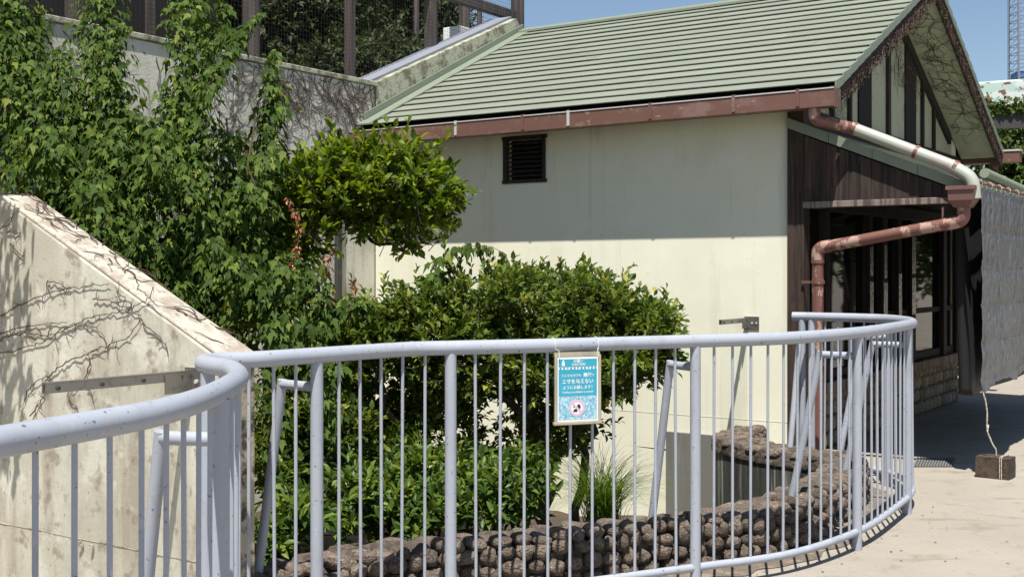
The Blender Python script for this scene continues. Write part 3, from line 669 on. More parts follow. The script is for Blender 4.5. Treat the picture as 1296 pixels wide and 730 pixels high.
# planked side
plx = .125; k = 0
while plx < px1-.07:
    w = rnd.uniform(.075,.095); x2 = min(plx+w, px1-.07)
    MB(B).prism_y([(plx+.0015,1.965),(x2-.0015,1.965),(x2-.0015,pz(x2)-.065),(plx+.0015,pz(plx)-.065)], py0-.014+rnd.uniform(0,.006), py0+.03).build('plank', M['wood_red'], po)
    plx = x2
MB(B).box(.125, px1-.005, py0-.030, py0+.035, 1.915, 1.962).build('sill_board', M['wood_grey'], po, bevel=.004)
MB(B).prism_y([(px1-.068,1.963),(px1-.012,1.963),(px1-.012,pz(px1-.012)-.062),(px1-.068,pz(px1-.068)-.062)], py0-.020, py0+.034).build('end_board', M['wood_grey'], po)
MB(B).box(px1-.09, px1-.01, py0+.04, py1, 1.84, 1.96).build('porch_beam', M['wood'], po)
for y in (py1-.08,):
    MB(B).box(px1-.09, px1-.01, y-.04, y+.04, 0, 1.839).build('porch_post', M['wood'], po, bevel=.005)
for y in np.linspace(.4, py1-.3, 7):
    MB(B).prism_y([(.01,pz(.01)-.13),(px1-.1,pz(px1-.1)-.13),(px1-.1,pz(px1-.1)-.062),(.01,pz(.01)-.062)], y-.02, y+.02).build('rafter', M['wood'], po)
MB(B).box(px1+.0, px1+.05, .12, py1, pz1_-.10, pz1_-.03).build('porch_gutter', M['gutter'], po, bevel=.004)

# ---------------------------------------------------------------- downpipes
def elbowed(pts, rad=.09, m=6):
    pts = [Vector(p) for p in pts]; out = [pts[0]]
    for i in range(1,len(pts)-1):
        a = (pts[i-1]-pts[i]); b = (pts[i+1]-pts[i]); r = min(rad, a.length*.45, b.length*.45)
        p0 = pts[i]+a.normalized()*r; p2 = pts[i]+b.normalized()*r
        for k in range(m+1): t = k/m; out.append(p0*(1-t)**2+pts[i]*2*t*(1-t)+p2*t*t)
    out.append(pts[-1]); return [tuple(p) for p in out]
dp = thing('roof_downpipe', 'pale faded downpipe running from front gutter down the porch roof edge', 'pipe', B(.7,-.12,2.3))
A = (.30,-.31,2.63); Bq = LP(1052,152,-.25); Cq = LP(1078,162,-.125); D_ = LP(1212,213,-.12); E_ = LP(1231,226,-.12)
MB(B).tube(elbowed([A,(A[0],-.31,2.54),Cq]), .042, 14).build('brown_elbow', M['pipe'], dp, smooth=True)
d1 = Vector(D_)-Vector(Cq)
MB(B).tube([Cq, tuple(Vector(Cq)+d1*.5), D_], .044, 14).build('pipe_run', M['pipe_pale'], dp, smooth=True)
MB(B).tube(elbowed([tuple(Vector(Cq)+d1*.93), E_, (E_[0]+.01,-.12,E_[2]-.14)], .1), .047, 14).build('pale_elbow', M['pipe_pale'], dp, smooth=True)
for f_ in (.03,.62,.98):
    q = Vector(Cq)+d1*f_; MB(B).tube([tuple(q-d1.normalized()*.012), tuple(q+d1.normalized()*.012)], .049, 14).build('pipe_collar', M['pipe'], dp, smooth=True)
hp = thing('porch_downpipe', 'flaking brown hopper and downpipe slanting back to the timber corner post', 'pipe', B(.7,-.12,1))
hx0, hx1 = gx(1203,-.12), gx(1236,-.12); hz1 = LP(1220,238,-.12)[2]; hz0 = LP(1220,263,-.12)[2]
mb = MB(B); cxh = (hx0+hx1)/2
mb.add([(hx0,-.21,hz1),(hx1,-.21,hz1),(hx1,-.03,hz1),(hx0,-.03,hz1),(hx0+.005,-.205,hz0+.05),(hx1-.005,-.205,hz0+.05),(hx1-.005,-.035,hz0+.05),(hx0+.005,-.035,hz0+.05),(hx0+.035,-.18,hz0),(hx1-.035,-.18,hz0),(hx1-.035,-.06,hz0),(hx0+.035,-.06,hz0)],
       [(0,1,5,4),(1,2,6,5),(2,3,7,6),(3,0,4,7),(4,5,9,8),(5,6,10,9),(6,7,11,10),(7,4,8,11),(8,9,10,11)])
mb.build('hopper', M['gutter'], hp)
mb = MB(B); mb.box(hx0-.01,hx1+.01,-.22,-.205,hz1-.015,hz1+.012); mb.box(hx0-.01,hx1+.01,-.035,-.02,hz1-.015,hz1+.012); mb.box(hx0-.01,hx0+.004,-.205,-.035,hz1-.014,hz1+.011); mb.box(hx1-.004,hx1+.01,-.205,-.035,hz1-.014,hz1+.011); mb.build('hopper_rim', M['gutter'], hp)
j1 = (cxh,-.12,hz0+.01); s1 = LP(1196,284,-.12); s2 = LP(1052,311,-.12); xdn = gx(1035,-.12)
knee = (cxh, -.12, LP(1222,279,-.12)[2])
MB(B).tube(elbowed([j1,knee,s1],.1), .047, 14).build('pipe_elbow', M['pipe'], hp, smooth=True)
MB(B).tube([s1, tuple((Vector(s1)+Vector(s2))/2), s2], .042, 14).build('slanting_pipe', M['pipe'], hp, smooth=True)
top = (xdn,-.12,LP(1035,318,-.12)[2]); dn = Vector(s2)
MB(B).tube(elbowed([s2, (xdn,-.12,LP(1040,314,-.12)[2]), (xdn,-.12,LP(1035,331,-.12)[2])],.07), .048, 14).build('pipe_elbow', M['pipe'], hp, smooth=True)
MB(B).tube([(xdn,-.12,LP(1035,330,-.12)[2]), (xdn,-.12,.8), (xdn,-.12,.02)], .042, 14).build('vertical_pipe', M['pipe'], hp, smooth=True)
for z in (LP(1035,331,-.12)[2], LP(1035,357,-.12)[2], .75):
    MB(B).tube([(xdn,-.12,z-.012),(xdn,-.12,z+.012)], .05, 14).build('pipe_collar', M['pipe'], hp, smooth=True)
MB(B).box(s1[0]-.02,s1[0]-.008,-.127,-.113,s1[2]+.03,s1[2]+.12).build('pipe_bracket', M['gutter'], hp)
MB(B).box(.11,xdn,-.06,-.05,LP(1035,357,-.12)[2]-.01,LP(1035,357,-.12)[2]+.01).build('pipe_bracket', M['gutter'], hp)
# far gutter end and its pipe
fg = thing('far_gutter', 'brown gutter end and pale green pipe at the far eave of the house', 'gutter', B(.4,BW+.3,2.6))
yf = BW+EO+.0
MB(B).box(-3.9,.62,yf,yf+.13,2.66,2.78).build('gutter_length', M['gutter'], fg, bevel=.004)
MB(B).box(-3.9,.63,yf-.01,yf+.14,2.781,2.80).build('gutter_rim', M['rim'], fg)
MB(B).tube(elbowed([(.34,yf+.06,2.68),(.34,yf+.06,2.55),(.40,yf-.2,2.42)],.06), .045, 12).build('brown_elbow', M['gutter'], fg, smooth=True)
pa = LPX(1246,219,.62); pb = LPX(1330,257,.95)
pa = (.42,3.9,zat(B(.42,3.9,0),0)) if False else pa
MB(B).tube([pa, tuple((Vector(pa)+Vector(pb))/2), pb], .05, 14).build('pale_pipe', M['flash'], fg, smooth=True)
q = Vector(pa)+(Vector(pb)-Vector(pa))*.25
MB(B).tube([tuple(q-(Vector(pb)-Vector(pa)).normalized()*.02), tuple(q+(Vector(pb)-Vector(pa)).normalized()*.02)], .055, 14).build('pipe_collar', M['flash'], fg, smooth=True)

# ---------------------------------------------------------------- silver sheet, black sheet, rope, block
sx = gx(1234,-.02); SY0, SY1 = -.02, 5.0; SZ1 = LP(1236,236,-.02)[2]; SZ0 = LP(1237,498,-.02)[2]
def sheet(name, material, T, U, V, fn, parent=None, thick=.004):
    vs = []; fs = []
    for i in range(U+1):
        for j in range(V+1): vs.append(fn(i/U, j/V))
    for i in range(U):
        for j in range(V): a = i*(V+1)+j; fs.append((a,a+V+1,a+V+2,a+1))
    mb = MB(T); mb.add(vs, fs); o = mb.build(name, material, parent, smooth=True)
    s_ = o.modifiers.new('solidify','SOLIDIFY'); s_.thickness = thick; return o
def fsil(u, v):
    y = SY0+(SY1-SY0)*u; zt = SZ1 - .012*abs(math.sin(u*73)); zb = SZ0 + .20*u + .05*math.sin(u*17) ; z = zt+(zb-zt)*v
    cr = .5*mnoise.noise(Vector((y*16,z*4,1)))+.5*mnoise.noise(Vector((y*5,z*9,5)))
    q = abs(math.sin(y*math.pi/.15))**.4*.014 + abs(math.sin((z+.1)*math.pi/.26))**.4*.014
    return (sx+.02+.008*math.sin(y*11+1.2*z)*(.35+.65*v)+.012*cr+q+.05*v*v*math.sin(y*3), y, z)
so = sheet('silver_tarp', M['silver'], B, 420, 120, fsil)
tag(so, 'crinkled silver foil tarp hanging from the porch eave', 'tarp')
def fblk(u, v):
    zt = 1.96; zb = .56+.03*u; z = zt+(zb-zt)*v; w = min(1,u*5)
    return (sx-.17+.125*w*(.6+.4*v)+.012*math.sin(u*29+z*3), .03+.14*(1-w)+max(0,u-.2)*6.0+.012*math.sin(u*34+z*2), z)
tag(sheet('black_sheet', M['black_cloth'], B, 90, 30, fblk), 'black cloth sheet hanging behind the silver tarp edge', 'sheet')
rd = MB(B).tube([(sx+.02,SY0-.02,SZ1+.035),(sx+.02,2.3,SZ1+.03),(sx+.02,SY1+.05,SZ1+.035)], .012, 8).build('curtain_rod', M['pipe'], smooth=True)
tag(rd, 'thin brown rod carrying the silver tarp under the porch eave', 'rod')
for i in range(16):
    y = SY0+.05+i*.31
    mb = MB(B); mb.tube([(sx+.02+.02*math.cos(a),y+rnd.uniform(-.004,.004),SZ1+.022+.028*math.sin(a)) for a in [2*math.pi*k/10 for k in range(11)]], .003, 5)
    tag(mb.build('curtain_tie', M['rope'], smooth=True), 'pale cord tie looped over the tarp rod', 'tie', 'cord ties along the tarp rod')
bk = at(1260,590,8.3); bk = Vector((bk.x, bk.y, 0))
bl_ = thing('weight_block', 'dark brown block weight standing on the sunlit paving', 'block', bk)
bm = bmesh.new(); bmesh.ops.create_cube(bm, size=1); bmesh.ops.subdivide_edges(bm, edges=bm.edges[:], cuts=6, use_grid_fill=True)
Rz = Matrix.Rotation(math.radians(-38),3,'Z')
for v in bm.verts:
    p = v.co.copy(); p.x *= .225; p.y *= .17; p.z *= .15
    d_ = p.normalized(); p *= 1-.03*max(0,(abs(v.co.x)+abs(v.co.y)+abs(v.co.z))-1.1)
    p += Vector((mnoise.noise(v.co*5),mnoise.noise(v.co*5+Vector((9,0,0))),mnoise.noise(v.co*5+Vector((0,9,0)))))*.004
    v.co = Rz @ p + Vector((0,0,.0725))
me = bpy.data.meshes.new('block_body'); bm.to_mesh(me); bm.free(); me.materials.append(M['block']); me.shade_smooth(); me.set_sharp_from_angle(angle=math.radians(40))
o = bpy.data.objects.new('block_body', me); col.objects.link(o); o.parent = bl_
tc_ = Vector(fsil(0.002,1)); p0 = B(tc_.x,tc_.y,tc_.z+.01); p1 = bk+Vector((0,0,.155))
pts = [tuple(p0.lerp(p1,t)+Vector((.012*math.sin(t*9),0,-.05*math.sin(math.pi*t)+.006*math.sin(t*23)))) for t in [i/22 for i in range(23)]]
mb = MB(); mb.tube(pts, .0055, 6)
mb.tube([tuple(p0.lerp(p1,.42)+Vector((0,0,-.045))), tuple(p0.lerp(p1,.43)+Vector((-.010,-.012,-.085)))], [.009,.005], 5)
ax = Rz @ Vector((1,0,0)); ay = Rz @ Vector((0,1,0))
for sgn in (.052,.064):
    c_ = bk + ax*sgn
    mb.tube([tuple(c_+ay*.088+Vector((0,0,.004))), tuple(c_+ay*.089+Vector((0,0,.145))), tuple(c_+ay*.07+Vector((0,0,.1555))), tuple(c_-ay*.07+Vector((0,0,.1555))), tuple(c_-ay*.089+Vector((0,0,.145))), tuple(c_-ay*.089+Vector((0,0,.004)))], .003, 5)
tag(mb.build('rope', M['rope'], smooth=True), 'pale rope tied from silver tarp corner to brown block', 'rope')
# drain grate set in the paving
gp = [(1160,580),(1210,580),(1205,591),(1155,591)]
gq = [Vector(((px-CX)/F*(CH*F/(py-HY)), CH*F/(py-HY), .004)) for px,py in gp]
dg = thing('drain_grate', 'flat grey drain grate set in the paving beside the railing', 'grate', sum(gq,Vector())/4)
MB().add([tuple(p) for p in gq],[(0,1,2,3)]).build('grate_tray', M['beam'], dg)
for i in range(14):
    t0 = (i+.2)/14; t1 = (i+.8)/14
    a,b = gq[0].lerp(gq[1],t0), gq[0].lerp(gq[1],t1); c_,d_ = gq[3].lerp(gq[2],t1), gq[3].lerp(gq[2],t0)
    MB().add([tuple(p+Vector((0,0,z))) for z in (.001,.006) for p in (a,b,c_,d_)],[(3,2,1,0),(4,5,6,7),(0,1,5,4),(1,2,6,5),(2,3,7,6),(3,0,4,7)]).build('grate_bar', M['grate'], dg)

# ---------------------------------------------------------------- railing
rl = thing('railing', 'long curved lavender-grey painted steel railing in front of the planted enclosure', 'railing', Vector((.4,5.1,0)))
def lift(P, z): return [(p.x,p.y,z) for p in P]
# top rail in lengths with welded sleeves
def idx(px, py):
    d = (CH-ZR)*F/(py-HY); p = Vector(((px-CX)/F*d, d, 0)); return min(range(len(rail_c)), key=lambda i: (rail_c[i]-p).length)
cuts = [0, idx(290,466), idx(520,441.5), idx(1100,419), len(rail_c)-1]
for a, b in zip(cuts, cuts[1:]):
    MB().tube(lift(rail_c[a:b+1], ZR), .0303, 18).build('top_rail', M['rail'], rl, smooth=True)
for i in cuts[1:-1]:
    t = tang(rail_c,i)*.008; p = rail_c[i]
    MB().tube(lift([p-t,p,p+t], ZR), [.0312,.0318,.0312], 18).build('weld_ring', M['rail'], rl, smooth=True)
ZB = .095
for a, b in zip(cuts, cuts[1:]):
    MB().tube(lift(rail_c[a:b+1], ZB), .0185, 14).build('bottom_rail', M['rail'], rl, smooth=True)
post_px = [(276,496),(400,449.5),(570,440),(880,431.5),(1085,421),(1147,411),(1122,403.6),(1028,400.4)]
post_i = [idx(*p) for p in post_px]
bend = idx(302,475)
hook = idx(262,462)
def post(i, r=.0243):
    p = rail_c[i]
    MB().tube([(p.x,p.y,-.02),(p.x,p.y,.5),(p.x,p.y,ZR-.02)], r, 16).build('post', M['rail'], rl, smooth=True)
xtra = [idx(150,532), idx(1010,400.1)]
for i in post_i[1:] + [hook, max(0, idx(0,559)-14)]: post(i)
post(post_i[0], .029)
post(len(rail_c)-3)
# braces: stub pipe inwards, then a raking pipe down to the kerb
def brace(i, stub, rake, zfoot):
    p = rail_c[i]; t = tang(rail_c,i); nn = Vector((-t.y,t.x,0))
    a = p+nn*.015; e = p+nn*stub; f = p+nn*(stub+rake); zs = 1.0
    MB().tube([(a.x,a.y,zs),(e.x,e.y,zs)], .0192, 12).build('brace_stub', M['rail'], rl, smooth=True)
    MB().tube([(e.x,e.y,zs+.017),((e.x+f.x)/2,(e.y+f.y)/2,(zs+zfoot)/2),(f.x,f.y,zfoot)], .0192, 12).build('brace', M['rail'], rl, smooth=True)
for k, i in enumerate(post_i):
    if k == 2: continue
    if k == 0:
        p = rail_c[i]; e = Vector((-.925,3.13,0)); f = Vector((-1.07,3.28,0)); zs = .995
        MB().tube([(p.x,p.y,zs),(e.x,e.y,zs)], .0192, 12).build('brace_stub', M['rail'], rl, smooth=True)
        MB().tube([(e.x,e.y,zs+.017),((e.x+f.x)/2,(e.y+f.y)/2,zs*.5),(f.x,f.y,0)], .0192, 12).build('brace', M['rail'], rl, smooth=True)
    else: brace(i, .20, .17, KZ-.06 if k!=1 else KZ-.1)
# balusters
marks = sorted(set([0,hook]+post_i+[len(rail_c)-3]))
bar_me = None
for a, b in zip(marks, marks[1:]):
    ln = sum((rail_c[i+1]-rail_c[i]).length for i in range(a,b)); nb = max(1, round(ln/.106)); seg = rail_c[a:b+1]
    for k in range(1, nb):
        p, t = along(seg, ln*k/nb)
        if bar_me is None:
            o = MB().tube([(p.x,p.y,ZB),(p.x,p.y,.6),(p.x,p.y,ZR-.02)], .0066, 8).build('baluster', M['rail'], rl, smooth=True); bar_me = o.data; zc = worldpos(o).z
        else:
            o = bpy.data.objects.new('baluster', bar_me); col.objects.link(o); place(o, Vector((p.x,p.y,zc)), rl)
        o.rotation_euler = (rnd.gauss(0,.0025), rnd.gauss(0,.0025), 0)

# ---------------------------------------------------------------- clear fins
def fin(name, label, T, x, ya, yb, ztop, zbot, wally):
    r = thing(name, label, 'panel', T(x,(ya+yb)/2,zbot), None)
    MB(T).box(x-.003,x+.003,ya,yb,zbot,ztop-.015).build('clear_sheet', M['clear'], r)
    mb = MB(T); mb.box(x-.012,x-.0035,ya-.004,yb,ztop-.036,ztop-.006); mb.box(x+.0035,x+.012,ya-.004,yb,ztop-.036,ztop-.006); mb.box(x-.0119,x+.0119,ya-.004,yb,ztop-.0055,ztop); mb.build('top_channel', M['steel'], r)
    n = 4
    for k in range(n):
        y = ya+.04+(yb-ya-.08)*k/(n-1); MB(T).tube([(x+.012,y,ztop-.021),(x+.018,y,ztop-.021)], .007, 8).build('bolt', M['beam'], r)
    for z in (ztop+.01, zbot+.12):
        MB(T).box(x-.02,x+.10,yb,yb+.008,z-.10,z).build('wall_bracket', M['steel'], r)
        MB(T).box(x+.0125,x+.018,yb-.12,yb-.0005,z-.09,z-.02).build('bracket_arm', M['steel'], r)
        for dx in (.045,.08): MB(T).tube([(x+dx,yb-.006,z-.05),(x+dx,yb,z-.05)], .008, 8).build('bolt', M['rim'], r)
    MB(T).box(x-.011,x+.011,ya,ya+.16,zbot-.012,zbot+.02).build('bottom_channel', M['steel'], r)
    return r
xr = gx(945,-.01)
fin('clear_panel', 'clear acrylic fin with steel top channel on cream house wall', B, xr, gy(912,xr), -.009, zat(B(xr,-.01,0),402), .06, 0)
xl = gx(238,LY-.01); yl = gy(57,xl)
fin('clear_panel', 'clear acrylic fin with steel top channel on low sloping wall', B, xl, yl, LY-.009, zat(B(xl,LY,0),468), .02, LY)

# ---------------------------------------------------------------- sign
ic = idx(725,436); tS = tang(rail_c,ic)
tS = (tS*.8+Vector((1,0,0))*.2).normalized(); nS = Vector((tS.y,-tS.x,0))
sc_ = rail_c[ic] + nS*.036
SZC = zat(sc_, 491)
def S(x, d, z): return sc_ + tS*x + nS*d + Vector((0,0,z+SZC))
sg = thing('caution_sign', 'turquoise Japanese CAUTION sign in beige frame hung on the railing', 'sign', S(0,0,-.15))
W2, H2 = .107, .142
def sbox(name, x0,x1,z0,z1,d0,d1,m,par=sg,bev=0): return MB(S).box(x0,x1,d0,d1,z0,z1).build(name,m,par,bevel=bev)
sbox('back_board',-W2+.002,W2-.002,-H2+.002,H2+.012,-.006,.0,M['beige'])
sbox('frame_side',-W2,-W2+.011,-H2,H2,.0005,.010,M['beige'],bev=.002); sbox('frame_side',W2-.011,W2,-H2,H2,.0005,.010,M['beige'],bev=.002)
sbox('frame_rail',-W2-.004,W2+.004,-H2-.012,-H2+.001,-.008,.013,M['beige'],bev=.002)
sbox('frame_rail',-W2+.012,W2-.012,H2-.006,H2+.013,.0005,.004,M['beige'])
pr = sbox('print_sheet',-W2+.0115,W2-.0115,-H2+.002,H2-.008,.0005,.003,M['white'])
sbox('blue_panel',-.088,.089,-.032,.081,.0034,.0040,M['blue'],pr); sbox('blue_panel',-.088,.089,.093,.125,.0034,.0040,M['blue'],pr)
mb = MB(S)
for i in range(11): mb.box(-.084+i*.0162,-.084+i*.0162+.009,.0036,.0042,.084+.002*(i%3-1),.090); 
mb.build('printed_strip', M['blue'], pr)
sbox('photo_panel',-.088,.089,-.132,-.034,.0034,.0040,M['paleblue'],pr)
def text(body, size, x, z, bold=0.0, m='white', align='CENTER', sx_=1.0):
    cu = bpy.data.curves.new('lettering','FONT'); cu.body = body; cu.size = size; cu.align_x = align; cu.offset = bold*.6; cu.fill_mode = 'FRONT' if hasattr(cu,'fill_mode') else 'BOTH'
    ob = bpy.data.objects.new('tmp_text', cu); col.objects.link(ob); bpy.context.view_layer.update()
    dg_ = bpy.context.evaluated_depsgraph_get(); me = bpy.data.meshes.new_from_object(ob.evaluated_get(dg_)); bpy.data.objects.remove(ob); bpy.data.curves.remove(cu)
    if not len(me.vertices): return
    bb = [v.co.x for v in me.vertices]
    for v in me.vertices: p = S(v.co.x*sx_+x, .0046, v.co.y+z); v.co = p - S(x,.0046,z)
    me.materials.clear(); me.materials.append(M[m]); o = bpy.data.objects.new('lettering', me); col.objects.link(o); place(o, S(x,.0046,z), pr)
text('お願い', .0150, .002, .1115, .00035); text('CAUTION', .0140, .004, .0975, .0004)
text('どんなものでも', .0135, -.030, .0505, .0003); text('無断', .0195, .045, .0492, .0006); text('で', .0125, .071, .0505, .0003)
text('エサを与えない', .0225, .0, .0215, .0006, sx_=.93)
text('ようにお願します！', .0165, .004, -.0015, .0004); text('Feeding is prohibited to animal!', .0115, .0, -.0190, .00025, sx_=.98)
mb = MB(S)      # small white animal figure of the header
fig = [(-.004,0),(.006,0),(.0085,.006),(.0075,.013),(.0045,.018),(.0045,.022),(.002,.0255),(-.0012,.0255),(-.003,.022),(-.003,.018),(-.006,.013),(-.0065,.006)]
mb.add([(x-.068,.0046,z+.0965) for x,z in fig],[tuple(range(len(fig)))]); mb.build('printed_figure', M['white'], pr)
def disc(name, cx, cz, r0, r1, m, d=.0044, n=40, a0=0, a1=2*math.pi):
    mb = MB(S); vs = []; 
    for k in range(n+1):
        a = a0+(a1-a0)*k/n; vs += [(cx+r0*math.cos(a),d,cz+r0*math.sin(a)),(cx+r1*math.cos(a),d,cz+r1*math.sin(a))]
    mb.add(vs,[(2*k,2*k+1,2*k+3,2*k+2) for k in range(n)]); return mb.build(name, m, pr, fix=False)
disc('printed_white_disc',-.004,-.083,.0005,.029,M['white'],.0042)
def blob(pts): MB(S).add([(x-.004,.0046,z-.083) for x,z in pts],[tuple(range(len(pts)))]).build('printed_food', M['ink'], pr)
blob([(-.016,-.018),(.001,-.018),(.002,-.010),(-.004,-.004),(-.012,-.005),(-.017,-.011)])
blob([(.002,-.002),(.014,-.008),(.018,.004),(.014,.014),(.006,.016),(.0,.008)])
blob([(-.018,.002),(-.012,.0),(-.010,.008),(-.015,.010)])
disc('printed_ring',-.004,-.083,.026,.036,M['pink'],.0048)
mb = MB(S); c45 = .7071
w_ = .0042; l_ = .028
mb.add([(-.004+a*c45*l_+b*c45*w_,.0051,-.083-a*c45*l_+b*c45*w_) for a,b in ((-1,-1),(1,-1),(1,1),(-1,1))],[(0,1,2,3)]); mb.build('printed_slash', M['pink'], pr)
for x in (-.088,.092):
    pts = [S(x,.012,H2-.01), S(x,.006,H2+.02)]; rc = rail_c[min(range(len(rail_c)), key=lambda i:(rail_c[i]-Vector((S(x,0,0).x,S(x,0,0).y,0))).length)]
    for k in range(13):
        a = math.radians(-160+ (k/12)*340); pts.append(Vector((rc.x,rc.y,0)) + tS*0 + nS*(.033*math.sin(a+math.radians(90)))*1 + Vector((0,0,ZR+.033*-math.cos(a+math.radians(90)) if False else ZR+.033*math.cos(a+math.radians(90)))))
    pts = [tuple(p) for p in pts[:2]] + [tuple(rc + nS*.0335*math.cos(b) + Vector((0,0,ZR+.0335*math.sin(b)))) for b in [math.radians(-20+200*k/10) for k in range(11)]]
    MB().tube(pts, .0016, 6).build('hanging_tie', M['wire'], sg, smooth=True)

# ---------------------------------------------------------------- aviary: log posts, beams, netting
av = thing('aviary_fence', 'tall netted aviary frame of grey log posts above the concrete wall', 'fence', B(RX-.4,0,3.05))
AX = RX-.36
for px, dia, ztop in ((318,.155,7),(545,.145,7),(655,.16,7),(95,.15,7)):
    y = gy(px,AX)
    if y > 6: continue
    MB(B).tube([(AX,y,3.0),(AX,y,5),(AX,y,ztop)], dia/2, 14).build('log_post', M['log'], av, smooth=True)
y = gy(443,AX); MB(B).box(AX-.04,AX+.04,y-.04,y+.04,3.0,7).build('square_post', M['log'], av, bevel=.006)
for px in (190,):
    y = gy(px,AX); MB(B).box(AX-.03,AX+.03,y-.03,y+.03,3.0,7).build('square_post', M['log'], av, bevel=.006)
AX2 = RX-2.2
for px, dia in ((588,.15),(527,.07),(607,.075)):
    y = gy(px,AX2); MB(B).tube([(AX2,y,3.0),(AX2,y,5),(AX2,y,7)], dia/2, 12).build('log_post', M['log'], av, smooth=True)
ya = gy(530,AX); yb = gy(655,AX); zbm = zat(B(AX,gy(610,AX),0),8)
MB(B).box(AX-.05,AX+.05,ya,yb-.09,zbm-.05,zbm+.05).build('beam', M['log'], av)
MB(B).box(AX2-.04,AX2+.04,-4,6,5.6,5.7).build('beam', M['log'], av)
# netting: welded wire grid in front of the posts
mb = MB(B); nx = AX+.085; y0n, y1n = gy(-20,AX), gy(655,AX)-.08
y = y0n
while y < y1n: mb.box(nx-.0008,nx+.0008,y-.0008,y+.0008,RZ-.05,6.2); y += .04
z = RZ
while z < 6.2: mb.box(nx-.0006,nx+.0006,y0n,y1n,z-.0008,z+.0008); z += .04
o = mb.build('wire_netting', M['net'], av, fix=False); o['kind'] = 'stuff'
bw = MB(B); bw.box(AX-1.7,AX-1.6,-12,-.2,3.05,8.5); tag(bw.build('aviary_back_wall', M['dark']), 'black screened back wall inside the aviary, behind wire netting', 'screen')
pbx = LPX(578,46,RX-.8); pbx2 = gy(604,RX-.8); zt = zat(B(RX-.8,pbx[1],0),33)
tag(MB(B).box(RX-1.0,RX-.75,pbx[1],pbx2,3.05,zt).build('white_box', M['white'], bevel=.01), 'small white box behind the sloping parapet capping', 'box')

# ---------------------------------------------------------------- plants
def tree(name, label, cat, base, blobs, n, k, tl, ls, shape, material, trunks, twr=.0035, singles=0, seed=1, group=None, tw=.6, nshoot=0, **kw):
    r = thing(name, label, cat, base, group)
    P, D, Nn, S_, segs = sprays(blobs, n, k, tl, ls, seed=seed, **kw)
    if nshoot:
        q = shoots(blobs, nshoot, k+3, tl*1.9, ls*1.05, seed+70); P, D, Nn, S_ = (np.concatenate((a,b)) for a,b in zip((P,D,Nn,S_), q[:4])); segs = tuple(np.concatenate((a,b)) for a,b in zip(segs, q[4]))
    foliage('crown', shape, P, D, Nn, S_, material, r, singles)
    for i, (pts, r0, r1) in enumerate(trunks):
        mb = MB(); chain = []
        for j in range(len(pts)-1):
            n_ = len(pts)-1; limb(mb, pts[j], pts[j+1], r0+(r1-r0)*j/n_, r0+(r1-r0)*(j+1)/n_, 8, .05, seed*31+i*7+j)
        mb.build('trunk' if i == 0 else 'limb', M['bark'], r, smooth=True)
    if tw: twigs('twig', segs, None, M['bark'], r, twr, tw, seed)
    return r
EL = (ELL_V,OVAL_F); OV = (OVAL_V*np.array((.8,1,1)),OVAL_F); LA = (LANCE_V,OVAL_F); LO = (LOBE_V,LOBE_F)
# glossy tree against the house
d = 8.4
bl = envelope([(270,250),(310,205),(345,180),(380,192),(408,174),(432,186),(462,156),(485,178),(508,178),(530,202),(552,216),(565,240),(574,254)], [(270,410),(330,400),(385,350),(420,290),(445,294),(465,326),(500,338),(538,324),(558,282),(574,262)], 78, 13, 30, 7.9, 8.7, 3)
b0 = at(345,470,d+.3)
tree('broadleaf_tree','glossy bright green tree leaning against the cream house below the eave','tree',Vector((b0.x,b0.y,-.6)),bl,1750,7,.11,.068,EL,L_tree,
     [([(b0.x,b0.y,-.65),tuple(at(352,380,d+.2)),tuple(at(385,300,d)),tuple(at(430,284,d))],.06,.035),([tuple(at(440,282,d)),tuple(at(482,276,d-.15)),tuple(at(545,240,d-.25))],.034,.012),([tuple(at(430,285,d)),tuple(at(415,230,d)),tuple(at(400,165,d))],.03,.01),([tuple(at(450,285,d)),tuple(at(470,305,d)),tuple(at(515,318,d))],.018,.008),([tuple(at(482,276,d-.15)),tuple(at(485,225,d-.1)),tuple(at(482,165,d))],.02,.008)],
     singles=260, seed=5, up=.7, jit=.5, shell=.1, nshoot=90)
